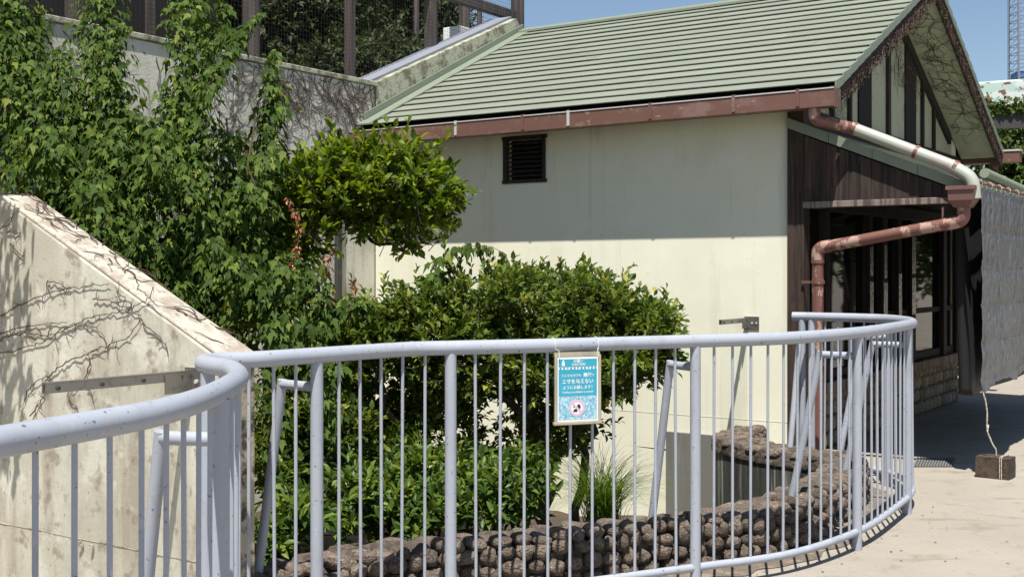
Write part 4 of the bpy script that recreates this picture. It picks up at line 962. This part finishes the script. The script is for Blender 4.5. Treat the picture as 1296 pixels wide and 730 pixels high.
# central rounded shrub
d = 7.4
bl = envelope([(330,440),(400,412),(450,394),(500,380),(560,362),(620,346),(690,340),(750,350),(800,370),(832,394),(846,426)], [(330,640),(600,650),(690,630),(735,545),(780,498),(826,472),(846,450)], 165, 22, 40, 6.9, 8.2, 6)
bl = np.concatenate((bl, blobs_px([(400,436,7.1,45,22,.3,1500),(450,420,7.1,48,24,.3,1700),(500,404,7.2,48,24,.3,1700),(545,390,7.2,48,26,.3,1800),(592,376,7.3,46,26,.3,1800),(640,366,7.3,40,24,.3,1500),(560,430,7.0,60,34,.3,1800),(480,450,7.0,70,34,.3,1800),(600,470,7.1,60,40,.3,1800)])))
b0 = at(700,640,7.5)
t1 = at(690,560,7.45)
tree('rounded_shrub','wide dense green shrub with dark trunks growing before the cream wall','shrub',Vector((b0.x,b0.y,-.6)),bl,7600,8,.10,.054,EL,L_shrub,
     [([(b0.x,b0.y,-.66),tuple(at(688,600,7.45)),tuple(at(672,520,7.4)),tuple(at(640,450,7.3))],.05,.02),([tuple(at(688,600,7.45)),tuple(at(730,540,7.4)),tuple(at(790,470,7.35)),tuple(at(830,430,7.3))],.034,.012),([tuple(at(672,530,7.4)),tuple(at(600,480,7.3)),tuple(at(530,440,7.3))],.03,.01),([(b0.x+.12,b0.y+.1,-.66),tuple(at(740,590,7.5)),tuple(at(748,500,7.4)),tuple(at(745,430,7.4))],.035,.012),([(b0.x-.5,b0.y,-.66),tuple(at(590,600,7.4)),tuple(at(575,520,7.4)),tuple(at(560,430,7.4))],.03,.012),([(b0.x-.85,b0.y-.1,-.66),tuple(at(520,560,7.2)),tuple(at(470,460,7.2))],.03,.012),([tuple(at(740,560,7.4)),tuple(at(700,500,7.2)),tuple(at(690,420,7.1))],.02,.008)],
     singles=260, seed=9, up=.8, jit=.6, shell=.2, tw=.25, nshoot=70)
# low whorled shrubs behind the kerb
def low(label, bls, n, base, seed, singles):
    b_ = at(*base); bb = blobs_px(bls)
    tree('low_shrub', label, 'shrub', Vector((b_.x,b_.y,-.6)), bb, n, 8, .09, .072, (LANCE_V,OVAL_F), L_low,
         [([(b_.x,b_.y,-.66),tuple(Vector(bb[0][:3]))],.018,.008)] + [([tuple(Vector((b_.x,b_.y,-.5))),tuple(Vector(q[:3]))],.012,.005) for q in bb[1:]], singles=singles, seed=seed, up=.8, jit=.45, shell=.3, ang=1.25, tw=.5)
low('low shrub with glossy whorled leaves behind the kerb beside the low wall', [(430,650,6.0,45,35,.3,1.2),(475,640,6.2,55,36,.35,2),(450,624,6.3,42,26,.35,1.0),(500,660,6.0,50,20,.25,.8)], 250, (450,700,6.1), 21, 120)
low('tall bushy shrub with whorled leaves under the wide shrub', [(545,628,6.4,55,38,.35,2),(575,606,6.5,42,28,.35,1.2),(535,650,6.2,50,24,.25,.8),(505,615,6.6,38,24,.3,.8)], 260, (545,700,6.3), 22, 120)
low('small rosette-leaved shrub beside the sedge clump', [(655,620,6.1,36,30,.25,1.5),(615,642,6.0,32,22,.2,.9),(672,605,6.2,22,18,.18,.6)], 150, (645,700,6.1), 23, 60)
low('small young plant with reddish dry leaves at the low wall end', [(378,668,5.4,24,22,.15,1),(352,690,5.3,18,16,.12,.7),(365,625,5.7,18,34,.15,.6)], 80, (368,720,5.4), 24, 30)
# sedge clumps
def sedge(label, px, py, d, n, ln, seed):
    r = np.random.default_rng(seed); c_ = at(px,py,d); root = thing('sedge_clump', label, 'grass', c_)
    mb_v = []; mb_f = []; o = 0
    for i in range(n):
        a = r.random()*6.283; el = .95+.5*r.random(); L_ = ln*(.6+.6*r.random()); hv = np.array((math.cos(a),math.sin(a)*.8,0)); w = np.array((-math.sin(a),math.cos(a),0))*.0028
        p = np.array(c_)+r.normal(size=3)*np.array((.04,.04,0))
        m = 6; v = np.array((*(hv[:2]*math.cos(el)),math.sin(el)))
        for j in range(m):
            ww = w*(1-j/(m-.5)); mb_v += [tuple(p-ww),tuple(p+ww)]; p = p + v*L_/m; v = v + np.array((*(hv[:2]*.10),-.30*(1.0+.4*r.random()))) ; v = v/np.linalg.norm(v)
            if j: mb_f.append((o+2*j-2,o+2*j-1,o+2*j+1,o+2*j))
        o += 2*m
    mb = MB(); mb.add(mb_v, mb_f); ob = mb.build('blades', L_grass, root, fix=False); ob['kind'] = 'stuff'
    at_ = ob.data.attributes.new('tone','FLOAT','FACE'); at_.data.foreach_set('value', np.repeat(r.random(n),5).astype(np.float32))
sedge('arching green sedge clump between shrub trunk and cream wall', 762, 662, 6.9, 560, .75, 4)
sedge('thin sedge tuft in the shade under the wide shrub', 540, 640, 6.9, 260, .8, 5)

# ---------------------------------------------------------------- climbing vine at the left
vr = thing('climbing_vine', 'big mass of drooping lobed vine foliage climbing the concrete wall', 'vine', at(250,470,7.6))
PP=[];DD=[];NN=[];SS=[]
stem = MB()
def strand(pts, n, spread, ls, rseed, hang=.9):
    """leaves hung along a climbing shoot; pts = list of world points"""
    r = np.random.default_rng(rseed); K = catmull([Vector(p) for p in pts], 6); K = resample(K, .05)
    stem.tube([tuple(p) for p in K], [.006*(1-.75*i/len(K)) for i in range(len(K))], 4, cap=False)
    A_ = np.array([tuple(p) for p in K]); m = len(A_)
    f = r.random(n)**.9*(m-1); i0 = f.astype(int); i1 = np.minimum(i0+1,m-1); fr = (f-i0)[:,None]
    base = A_[i0]*(1-fr)+A_[i1]*fr
    taper = np.clip(1.15-(f/(m-1))**3, .22, 1)[:,None]
    offv = r.normal(size=(n,3))*np.array((spread,spread*.9,spread*.55))*taper
    p = base+offv; out_ = norm(offv*np.array((1,1,.3)) + np.array((.05,-.35,0))*spread)
    dv = norm(out_*.55 + np.array((0,0,-hang)) + r.normal(size=(n,3))*.33)
    nn = norm(out_*.9 + np.array((0,-.15,.75)) + r.normal(size=(n,3))*.35)
    PP.append(p);DD.append(dv);NN.append(nn);SS.append(ls*(.55+.75*r.random(n))*(.5+.5*taper[:,0]))
def pxs(lst, d0, d1=None):
    d1 = d0 if d1 is None else d1; n = len(lst); return [at(x,y,d0+(d1-d0)*i/max(1,n-1)) for i,(x,y) in enumerate(lst)]
rr = random.Random(4)
cols = [(20,230,25,-60,.13,620),(48,240,50,10,.11,420),(5,150,0,-40,.10,260),(70,280,75,60,.12,420),(128,300,118,-60,.13,800),(140,300,150,30,.12,560),(100,320,105,120,.13,460),(165,330,172,150,.12,420),(200,350,212,110,.12,520),(245,330,240,-40,.085,640),(228,250,222,-30,.06,260),(258,300,265,60,.075,330),(280,390,285,210,.14,520),(312,410,318,230,.13,460),(335,430,335,260,.12,340),(348,230,349,62,.058,300),(262,120,330,16,.035,120),(270,60,281,4,.04,90),(245,20,262,-30,.05,120),(375,400,385,300,.09,160),(60,330,70,240,.14,420),(150,380,160,270,.15,520),(220,400,230,290,.15,560),(270,420,280,330,.14,420)]
for i,(x0,y0,x1,y1,sp,n) in enumerate(cols):
    pts = [(x0+(x1-x0)*t+rr.uniform(-10,10)*(0<t<1), y0+(y1-y0)*t) for t in (0,.2,.4,.6,.8,1)]
    strand(pxs(pts, 7.5+rr.uniform(-.3,.3), 7.9+rr.uniform(-.2,.4)), int(n*(1.9 if y1 < 60 else 1.6)), sp*.92, .064, 100+i)
for i in range(70):                                   # loose side shoots filling the mass
    x = rr.uniform(20,345); y = rr.uniform(170,410)
    lo_ = 250+ (x/315)*190
    if y > lo_+10: continue
    dx = rr.uniform(-35,35); dy = rr.uniform(-55,50)
    strand(pxs([(x,y),(x+dx*.5,y+dy*.5-8),(x+dx,y+dy)], 7.2+rr.uniform(-.35,.6)), 105, .085, .064, 300+i)
# ragged skirts in front of the house corner
for i,(a,b,c_,e) in enumerate(((300,330,345,410),(330,380,350,405),(395,340,400,400),(410,395,470,385),(330,420,420,418),(350,330,372,395),(355,415,360,520),(345,440,430,470),(335,470,350,600),(400,440,420,560))):
    strand(pxs([(a,b),((a+c_)/2+5,(b+e)/2-6),(c_,e)], 6.9 if b < 420 else 6.3), 130, .055, .066, 500+i)
PP=np.concatenate(PP);DD=np.concatenate(DD);NN=np.concatenate(NN);SS=np.concatenate(SS)
foliage('foliage', LO, PP, DD, NN, SS, L_vine, vr, 280)
for x in (150,235,300,340):
    limb(stem, at(x,520,7.6), at(x+rr.uniform(-20,20),150,7.6), .018, .006, 6, .12, x)
stem.build('stems', M['bark'], vr, smooth=True, fix=False).__setitem__('kind','stuff')
# arching shoot above the wide shrub
PP=[];DD=[];NN=[];SS=[]; stem = MB()
ar = thing('arching_vine_shoot', 'thin arching leafy shoot above the wide shrub before the sunlit wall', 'vine', at(530,410,7.2))
strand(pxs([(525,420),(540,370),(560,330),(595,312),(625,313),(638,325)],7.2), 150, .035, .072, 801, 1.0)
strand(pxs([(530,400),(545,360),(560,345)],7.2), 45, .03, .06, 802, 1.0)
foliage('foliage', LO, *[np.concatenate(a) for a in (PP,DD,NN,SS)], L_vine, ar, 60); stem.build('stems', M['bark'], ar, smooth=True, fix=False).__setitem__('kind','stuff')
# shoot hanging over the low wall, just out of frame, whose shadow falls on it
PP=[];DD=[];NN=[];SS=[]; stem = MB()
oh = thing('overhanging_vine', 'leafy vine spilling over the low sloping wall from the left', 'vine', B(-2.6,LY+.2,1.7))
for i in range(7):
    x0 = -1.36+.065*i; ln_ = (1.2,1.1,1.25,.95,.8,.9,.5)[i]
    fx = x0-.06
    strand([B(-2.9,LY+.3,1.8), B(-2.5,LY-.05,2.55+.02*i), B(fx-.12,LY-.36,2.62), B(fx,LY-.42,2.45), B(fx+.02,LY-.43,2.45-ln_*.5), B(fx+.05,LY-.42,2.45-ln_)], 120, .06, .085, 900+i, 1.0)
foliage('foliage', LO, *[np.concatenate(a) for a in (PP,DD,NN,SS)], L_vine, oh, 0); stem.build('stems', M['bark'], oh, smooth=True, fix=False).__setitem__('kind','stuff')
# red dry leaf sprays
REDL = {1:'long hanging spray of dry rust-red leaves beside the vine',2:'short dry red spray in front of the wall conduit',3:'tiny dry red spray just above the wide shrub',4:'dry orange leaf spray lying over the shrub top beside the vine',6:'withered orange sprig behind the kerb at the low wall end'}
def redspray(pts, n, seed):
    r = np.random.default_rng(seed); K = [Vector(at(x,y,6.85)) for x,y in pts]
    root = thing('dry_vine_spray', REDL[seed], 'dead leaves', K[-1], 'dry red leaf sprays')
    A_ = np.array([tuple(p) for p in resample(catmull(K,5),.01)]); i = r.integers(0,len(A_),n)
    p = A_[i]+r.normal(size=(n,3))*.014
    foliage('dead_leaves', LA, p, norm(r.normal(size=(n,3))*.6+np.array((0,-.2,-.8))), norm(r.normal(size=(n,3))+np.array((0,-1,.3))), .018+.022*r.random(n), M['red_leaf'], root)
    MB().tube([tuple(p) for p in A_[::3]], .002, 3).build('stem', M['vine_stem'], root, fix=False)
redspray([(362,250),(376,275),(378,300),(372,335)], 70, 1); redspray([(408,345),(415,335),(420,315)], 32, 2); redspray([(448,365),(452,350)], 16, 3); redspray([(385,395),(400,385),(420,380)], 22, 4); redspray([(362,655),(360,672)], 14, 6)

# ---------------------------------------------------------------- bare creepers
def walk(mb, p, fr, step, n, turn, r0, ang, branch=.0, depth=0, lim=None, r=rnd):
    """random walk in a 2-D frame fr(u,v)->world"""
    pts = [p]; u, v = p
    for i in range(n):
        ang += r.gauss(0, turn); u += math.cos(ang)*step; v += math.sin(ang)*step
        if lim and not lim(u,v): break
        pts.append((u,v))
        if branch and depth < 2 and r.random() < branch: walk(mb, (u,v), fr, step, int(n*.55), turn, r0*.6, ang+r.choice((-1,1))*r.uniform(.4,1), branch, depth+1, lim, r)
    if len(pts) > 2: mb.tube([tuple(fr(a,b)) for a,b in pts], [r0*(1-.6*i/len(pts)) for i in range(len(pts))], 4, cap=False)
cr_ = thing('bare_creeper', 'leafless brown creeper stems spread over the face of the low sloping wall', 'creeper', wallpx(120,430))
traced = [[(-10,405),(45,377),(75,368),(105,363),(140,359)],[(-10,432),(30,422),(62,424),(100,408),(118,400),(150,395),(175,385),(190,375),(192,362)],[(-10,448),(30,440),(60,430),(88,412),(118,414),(130,424),(138,434)],[(60,478),(78,462),(100,452),(122,442),(142,434),(160,428),(172,415),(178,405)],[(178,405),(195,420),(208,436),(213,450)],[(-5,425),(22,415),(60,410),(85,408)],[(118,378),(135,378),(150,385),(178,400)],[(30,505),(40,488),(58,475)],[(40,525),(52,505),(60,492)],[(85,500),(95,515),(100,520)],[(110,490),(120,510)],[(-5,290),(10,285),(18,270)],[(8,295),(25,295)],[(62,370),(60,355),(90,365)],[(115,455),(105,480),(90,495)],[(12,308),(30,325)],[(160,395),(166,385),(150,370),(148,365)]]
mb = MB()
for t in traced:
    K = resample(catmull([wallpx(x,y,.008) for x,y in t],5),.02)
    K = [k+Vector((rnd.gauss(0,.003),rnd.gauss(0,.001),rnd.gauss(0,.003))) for k in K]
    mb.tube([tuple(k) for k in K], [.0028*(1-.45*i/len(K)) for i in range(len(K))], 5)
    for k in K:
        if rnd.random() < .34:
            a = rnd.uniform(0,6.28); l = rnd.uniform(.015,.075); e = k+XB*(l*math.cos(a))+Vector((0,0,l*math.sin(a)*.9-.01)); mid = (k+e)/2+XB*rnd.gauss(0,.008)
            mb.tube([tuple(k),tuple(mid),tuple(e)], [.0018,.0014,.0008], 3, cap=False)
mb.build('stems', M['vine_stem'], cr_, fix=False)['kind'] = 'stuff'
# along the sloping top of the low wall
ct = thing('bare_creeper', 'tangled dry creeper lying along the sloping top of the low wall', 'creeper', B(-.6,LY+.12,1.4))
def topf(u, v):
    z = z_end+(z_top-z_end)*min(1,max(0,(u-LX1)/(kx-LX1))); return B(u, LY+v, z+.018+.004*math.sin(u*40))
mb = MB(); rw_ = random.Random(12)
for i in range(34):
    walk(mb, (rw_.uniform(-1.9,-.05), rw_.uniform(.07,.17)), topf, .022, 14, .5, .003, rw_.choice((0,math.pi))+rw_.gauss(0,.4), .12, 0, lambda u,v: .015<v<.20 and u<0, rw_)
mb.build('stems', M['vine_stem'], ct, fix=False)['kind'] = 'stuff'
# upper wall
cu_ = thing('bare_creeper', 'dense brown dry creeper hanging down the upper concrete wall below the aviary', 'creeper', B(RX,-1,2.8))
mb = MB(); rw_ = random.Random(13)
def upf(u, v): return B(RX+.004+.003*math.sin(u*31+v*17), u, v)
for i in range(85):
    u0 = -1.9+ 1.95*rw_.random()**.8
    walk(mb, (u0, RZ-.02-abs(rw_.gauss(0,.1))), upf, .03, rw_.randint(8,30), .33, .0032, -math.pi/2+rw_.gauss(0,.45), .13, 0, lambda u,v: u<-.01 and v<RZ-.01 and v>1.2, rw_)
for i in range(40):
    walk(mb, (rw_.uniform(-4.6,-2), rw_.uniform(1.6,RZ-.05)), upf, .035, 24, .35, .004, rw_.uniform(-2.5,-.6), .13, 0, lambda u,v: u<-.02 and v<RZ-.01 and v>1.2, rw_)
mb.build('stems', M['vine_stem'], cu_, fix=False)['kind'] = 'stuff'
# gable creeper
cg = thing('bare_creeper', 'dry brown creeper clinging to the barge boards and soffit of the gable', 'creeper', B(.2,HM,3.8))
mb = MB(); rw_ = random.Random(14); bits = []
def soff(y, x): return B(x, y, roof_z(y)-th-.043)
for i in range(46):
    walk(mb, (HM+rw_.uniform(.1,2.4), rw_.uniform(.03,.38)), soff, .03, 22, .35, .0028, rw_.uniform(0,6.28), .16, 0, lambda y,x: HM+.05<y<BW+.1 and .02<x<.395, rw_)
def barge(y, v): return B(RO+.012, y, roof_z(y)-.075-v)
for i in range(190):
    y = rw_.uniform(-.2,2*HM+.2) if i%3 else rw_.uniform(HM-.9,HM+2.4)
    walk(mb, (y, rw_.uniform(.0,.07)), barge, .022, 11, .6, .0036, rw_.uniform(.2,2.9), .15, 0, lambda y_,v: -.25<y_<2*HM+.25 and -.02<v<.17, rw_)
def gabf(y, z): return B(.006, y, z)
for i in range(56):
    y = rw_.uniform(.5,3.6); walk(mb, (y, gz(y)-rw_.uniform(.02,.3)), gabf, .024, rw_.randint(8,26), .4, .0034, -math.pi/2+rw_.gauss(0,.5), .16, 0, lambda y_,z: .2<y_<4.6 and z>zb0+.02 and z<gz(y_)-.01, rw_)
mb.build('stems', M['vine_stem'], cg, fix=False)['kind'] = 'stuff'
n = 1500; r = np.random.default_rng(8); P = []
for i in range(n):
    k = r.random()
    if k < .6: y = r.uniform(-.2,2*HM+.2); P.append(B(RO+.016,y,roof_z(y)-.09-r.random()*.11))
    else:
        y = r.uniform(.4,3.2); P.append(B(.012,y,gz(y)-abs(r.normal())*.22))
P = np.array([tuple(p) for p in P]); P = P[P[:,2] > 2.7]
n = len(P)
foliage('dead_leaves', LA, P, norm(r.normal(size=(n,3))*.7+np.array((.2,-.2,-.6))), norm(r.normal(size=(n,3))+np.array((.6,-.6,0))), .012+.022*r.random(n), mat('dark_dead_leaf',(.04,.02,.015),.8,rand=0,layers=[(3,(.12,.045,.028),.62,.7,3)]), cg)
# fringe below the gutter
cf = thing('bare_creeper', 'short dry tendrils dangling below the brown front gutter', 'creeper', B(-1.5,-.3,2.5))
mb = MB(); rw_ = random.Random(15)
for i in range(75):
    x = rw_.uniform(RL+.4,.1); z0 = gut(x)-.125; l = rw_.uniform(.02,.13); y = -.315+rw_.uniform(-.05,.05)
    pts = [(x+rw_.gauss(0,.008)*t, y, z0+.004-l*t) for t in (0,.3,.6,1)]
    mb.tube(pts, [.002,.004,.0025,.003], 4)
mb.build('stems', M['vine_stem'], cf, fix=False)['kind'] = 'stuff'

# ---------------------------------------------------------------- trees behind the aviary and to the right
def bigtree(label, px, py, d, rx, ry, n, ls, material, seed, zb=3.05, group=None, k=7):
    c_ = at(px,py,d); sc2 = d/F; r = np.random.default_rng(seed); bls = []
    for i in range(11):
        dv = norm(r.normal(size=3)); q = np.array(c_)+dv*np.array((rx*sc2,rx*sc2*.7,ry*sc2))*(.3+.45*r.random()); s_ = (.32+.25*r.random())
        bls.append((*q, rx*sc2*s_, rx*sc2*s_, ry*sc2*s_*.9, 1))
    base = Vector((c_.x,c_.y,zb))
    tr = [([tuple(base),tuple(base.lerp(c_,.6)),tuple(c_)],.14,.05)] + [([tuple(base.lerp(c_,.5)),tuple(Vector(b[:3]))],.05,.015) for b in bls[:7]]
    tree('tree', label, 'tree', base, np.array(bls), n, k, .32, ls, LA, material, tr, seed=seed, group=group, up=.3, jit=.6, shell=.35, droop=.35, tw=.25, twr=.006)
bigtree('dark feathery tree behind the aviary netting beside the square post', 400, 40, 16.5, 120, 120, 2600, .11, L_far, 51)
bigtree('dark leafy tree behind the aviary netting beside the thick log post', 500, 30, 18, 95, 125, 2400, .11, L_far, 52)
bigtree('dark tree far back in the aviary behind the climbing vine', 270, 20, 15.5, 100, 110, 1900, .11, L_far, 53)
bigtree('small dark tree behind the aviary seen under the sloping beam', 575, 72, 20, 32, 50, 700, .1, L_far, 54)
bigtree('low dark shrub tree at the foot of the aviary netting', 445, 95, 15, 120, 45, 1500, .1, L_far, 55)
bigtree('sunlit green tree beyond the far gutter of the house', 1280, 210, 26, 60, 62, 2200, .13, L_right, 61, 0)
bigtree('green tree beyond the porch end behind the black sheet', 1222, 330, 25, 60, 70, 2200, .13, L_right, 62, 0)
bigtree('bushy green tree to the right of the canopy', 1370, 230, 30, 90, 120, 1800, .17, L_right, 63, 0)
for k_,(x_,y_,lab) in enumerate(((2.9,10.5,'unseen leafy tree added beside the porch end for the window reflections'),(7.5,14.5,'unseen broad leafy tree added further along the paving from the porch'),(6.2,7.0,'unseen bushy tree added across the paving from the silver tarp'),(1.5,11.8,'unseen dense round tree added in line with the porch front'))):  # trees out of view, added to darken the window reflections and porch
    q_ = B(x_,y_,0); bigtree(lab, CX+q_.x/q_.y*F, HY-1.4/q_.y*F, q_.y, 1.7/q_.y*F, 2.3/q_.y*F, 1300, .17, L_right, 70+k_, 0)
bigtree('low green hedge bush on the ground beyond the porch', 1235, 425, 24, 60, 50, 1500, .12, L_right, 64, 0)

# ---------------------------------------------------------------- canopy with peeling paint and far tower
cn = thing('rusty_canopy', 'old canopy with peeling mint green and white fascia and rust patches', 'canopy', at(1290,450,21))
def cfr(x, y, z): return at(1236,HY,21)+Vector((x, y*.25-x*.12, z))
d = 21; zt = (345-105)/F*d; zb_ = (345-138)/F*d; W_ = 4.5
mb = MB(cfr); N_ = 16; vs=[]; fs=[]
for i in range(N_+1):
    x = -.3+(W_+.3)*i/N_; rise = .13*math.sin(min(1,i/N_*1.4)*1.57)
    for (yy,zz) in ((0,zb_-CH*0+rise*.3),(0,zt-.04+rise),(.3,zt+rise),(.3,zb_+rise*.3)): vs.append((x,yy,zz))
for i in range(N_):
    for j in range(4): a=i*4+j; b=i*4+(j+1)%4; fs.append((a,a+4,b+4,b))
mb.add(vs,fs+[(0,1,2,3),tuple(N_*4+j for j in (3,2,1,0))]); mb.build('fascia', M['peel'], cn)
mb = MB(cfr); mb.box(-.28,W_,.31,9,zb_+.1,zt-.02); mb.build('canopy_roof', M['beam'], cn)
zz0=(345-164)/F*d; zz1=(345-146)/F*d
MB(cfr).box(-.25,W_,-.5,-.2,zz0,zz1).build('canopy_beam', M['beam'], cn)
for x in (.9,4.2): MB(cfr).box(x-.08,x+.08,-.45,-.29,-CH,zz0-.001).build('canopy_post', M['beam'], cn)
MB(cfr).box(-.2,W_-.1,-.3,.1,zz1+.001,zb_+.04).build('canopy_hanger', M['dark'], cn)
P=[];r=np.random.default_rng(77)
for i in range(1500):
    q = cfr(r.uniform(-.25,W_), -.55+r.random()*.2, zz1+abs(r.normal())*.12); P.append(tuple(q))
P=np.array(P); n=len(P)
vc = thing('canopy_creeper', 'green creeper growing along the dark beam of the rusty canopy', 'creeper', cfr(1,-.4,zz1))
foliage('foliage', OV, P, norm(r.normal(size=(n,3))+np.array((0,-.4,0))), norm(r.normal(size=(n,3))*.5+np.array((0,-.4,.8))), .06+.06*r.random(n), L_right, vc)
tw = thing('lattice_tower', 'tall blue-grey steel lattice tower far away against the sky', 'tower', at(1297,HY,220)-Vector((0,0,CH)))
tb = at(1298,HY,220); hw = 2.2
def tp(x,y,z): return Vector((tb.x+x,tb.y+y,z))
for sx2 in (-1,1):
    for sy2 in (-1,1): MB(tp).box(sx2*hw-.16,sx2*hw+.16,sy2*hw-.16,sy2*hw+.16,0,75).build('tower_leg', M['tower'], tw)
mb = MB(tp)
for z in np.arange(1.5,75,1.5):
    for s_ in (-1,1):
        mb.box(-hw+.17,hw-.17,s_*hw-.05,s_*hw+.05,z-.06,z+.06); mb.box(s_*hw-.05,s_*hw+.05,-hw+.17,hw-.17,z-.06,z+.06)
        mb.tube([(-hw+.17,s_*(hw-.06),z-1.4),(hw-.17,s_*(hw-.06),z-.1)],.05,4); mb.tube([(s_*(hw-.06),hw-.17,z-1.4),(s_*(hw-.06),-hw+.17,z-.1)],.05,4)
for x in (-.75,.75): mb.box(x-.06,x+.06,-hw-.03,-hw+.03,0,75)
mb.build('bracing', M['tower'], tw, fix=False)
MB(tp).box(-hw+.2,hw-.2,-hw+.3,hw-.3,30,38.5).build('tower_panel', M['tower_blue'], tw)

# ---------------------------------------------------------------- litter on the paving
r = np.random.default_rng(91); P = []
while len(P) < 420:
    k = r.random()
    if k < .55: i = r.integers(k0, len(rail_c)); q = rail_c[i] + Vector((r.normal()*.14, r.normal()*.14-.05, 0))
    else: q = Vector((r.uniform(.5,6), r.uniform(4.5,11), 0))
    if not inside(q, pit_loop): P.append((q.x, q.y, .004))
P = np.array(P); n = len(P)
me, c = leaf_mesh('leaf_litter', OVAL_V*np.array((.6,1,.5)), OVAL_F, P, norm(r.normal(size=(n,3))*np.array((1,1,.05))), np.array((0,0,1.0))+r.normal(size=(n,3))*.2, .006+.018*r.random(n)**2, r.random(n))
me.materials.append(mat('dry_litter',(.10,.06,.035),.9,layers=[(9,(.2,.14,.08),.5,.6,2)])); o = bpy.data.objects.new('leaf_litter', me); col.objects.link(o); place(o, c, None); o['kind'] = 'stuff'; o['label'] = 'scattered dry leaf bits on the pale paving'; o['category'] = 'litter'
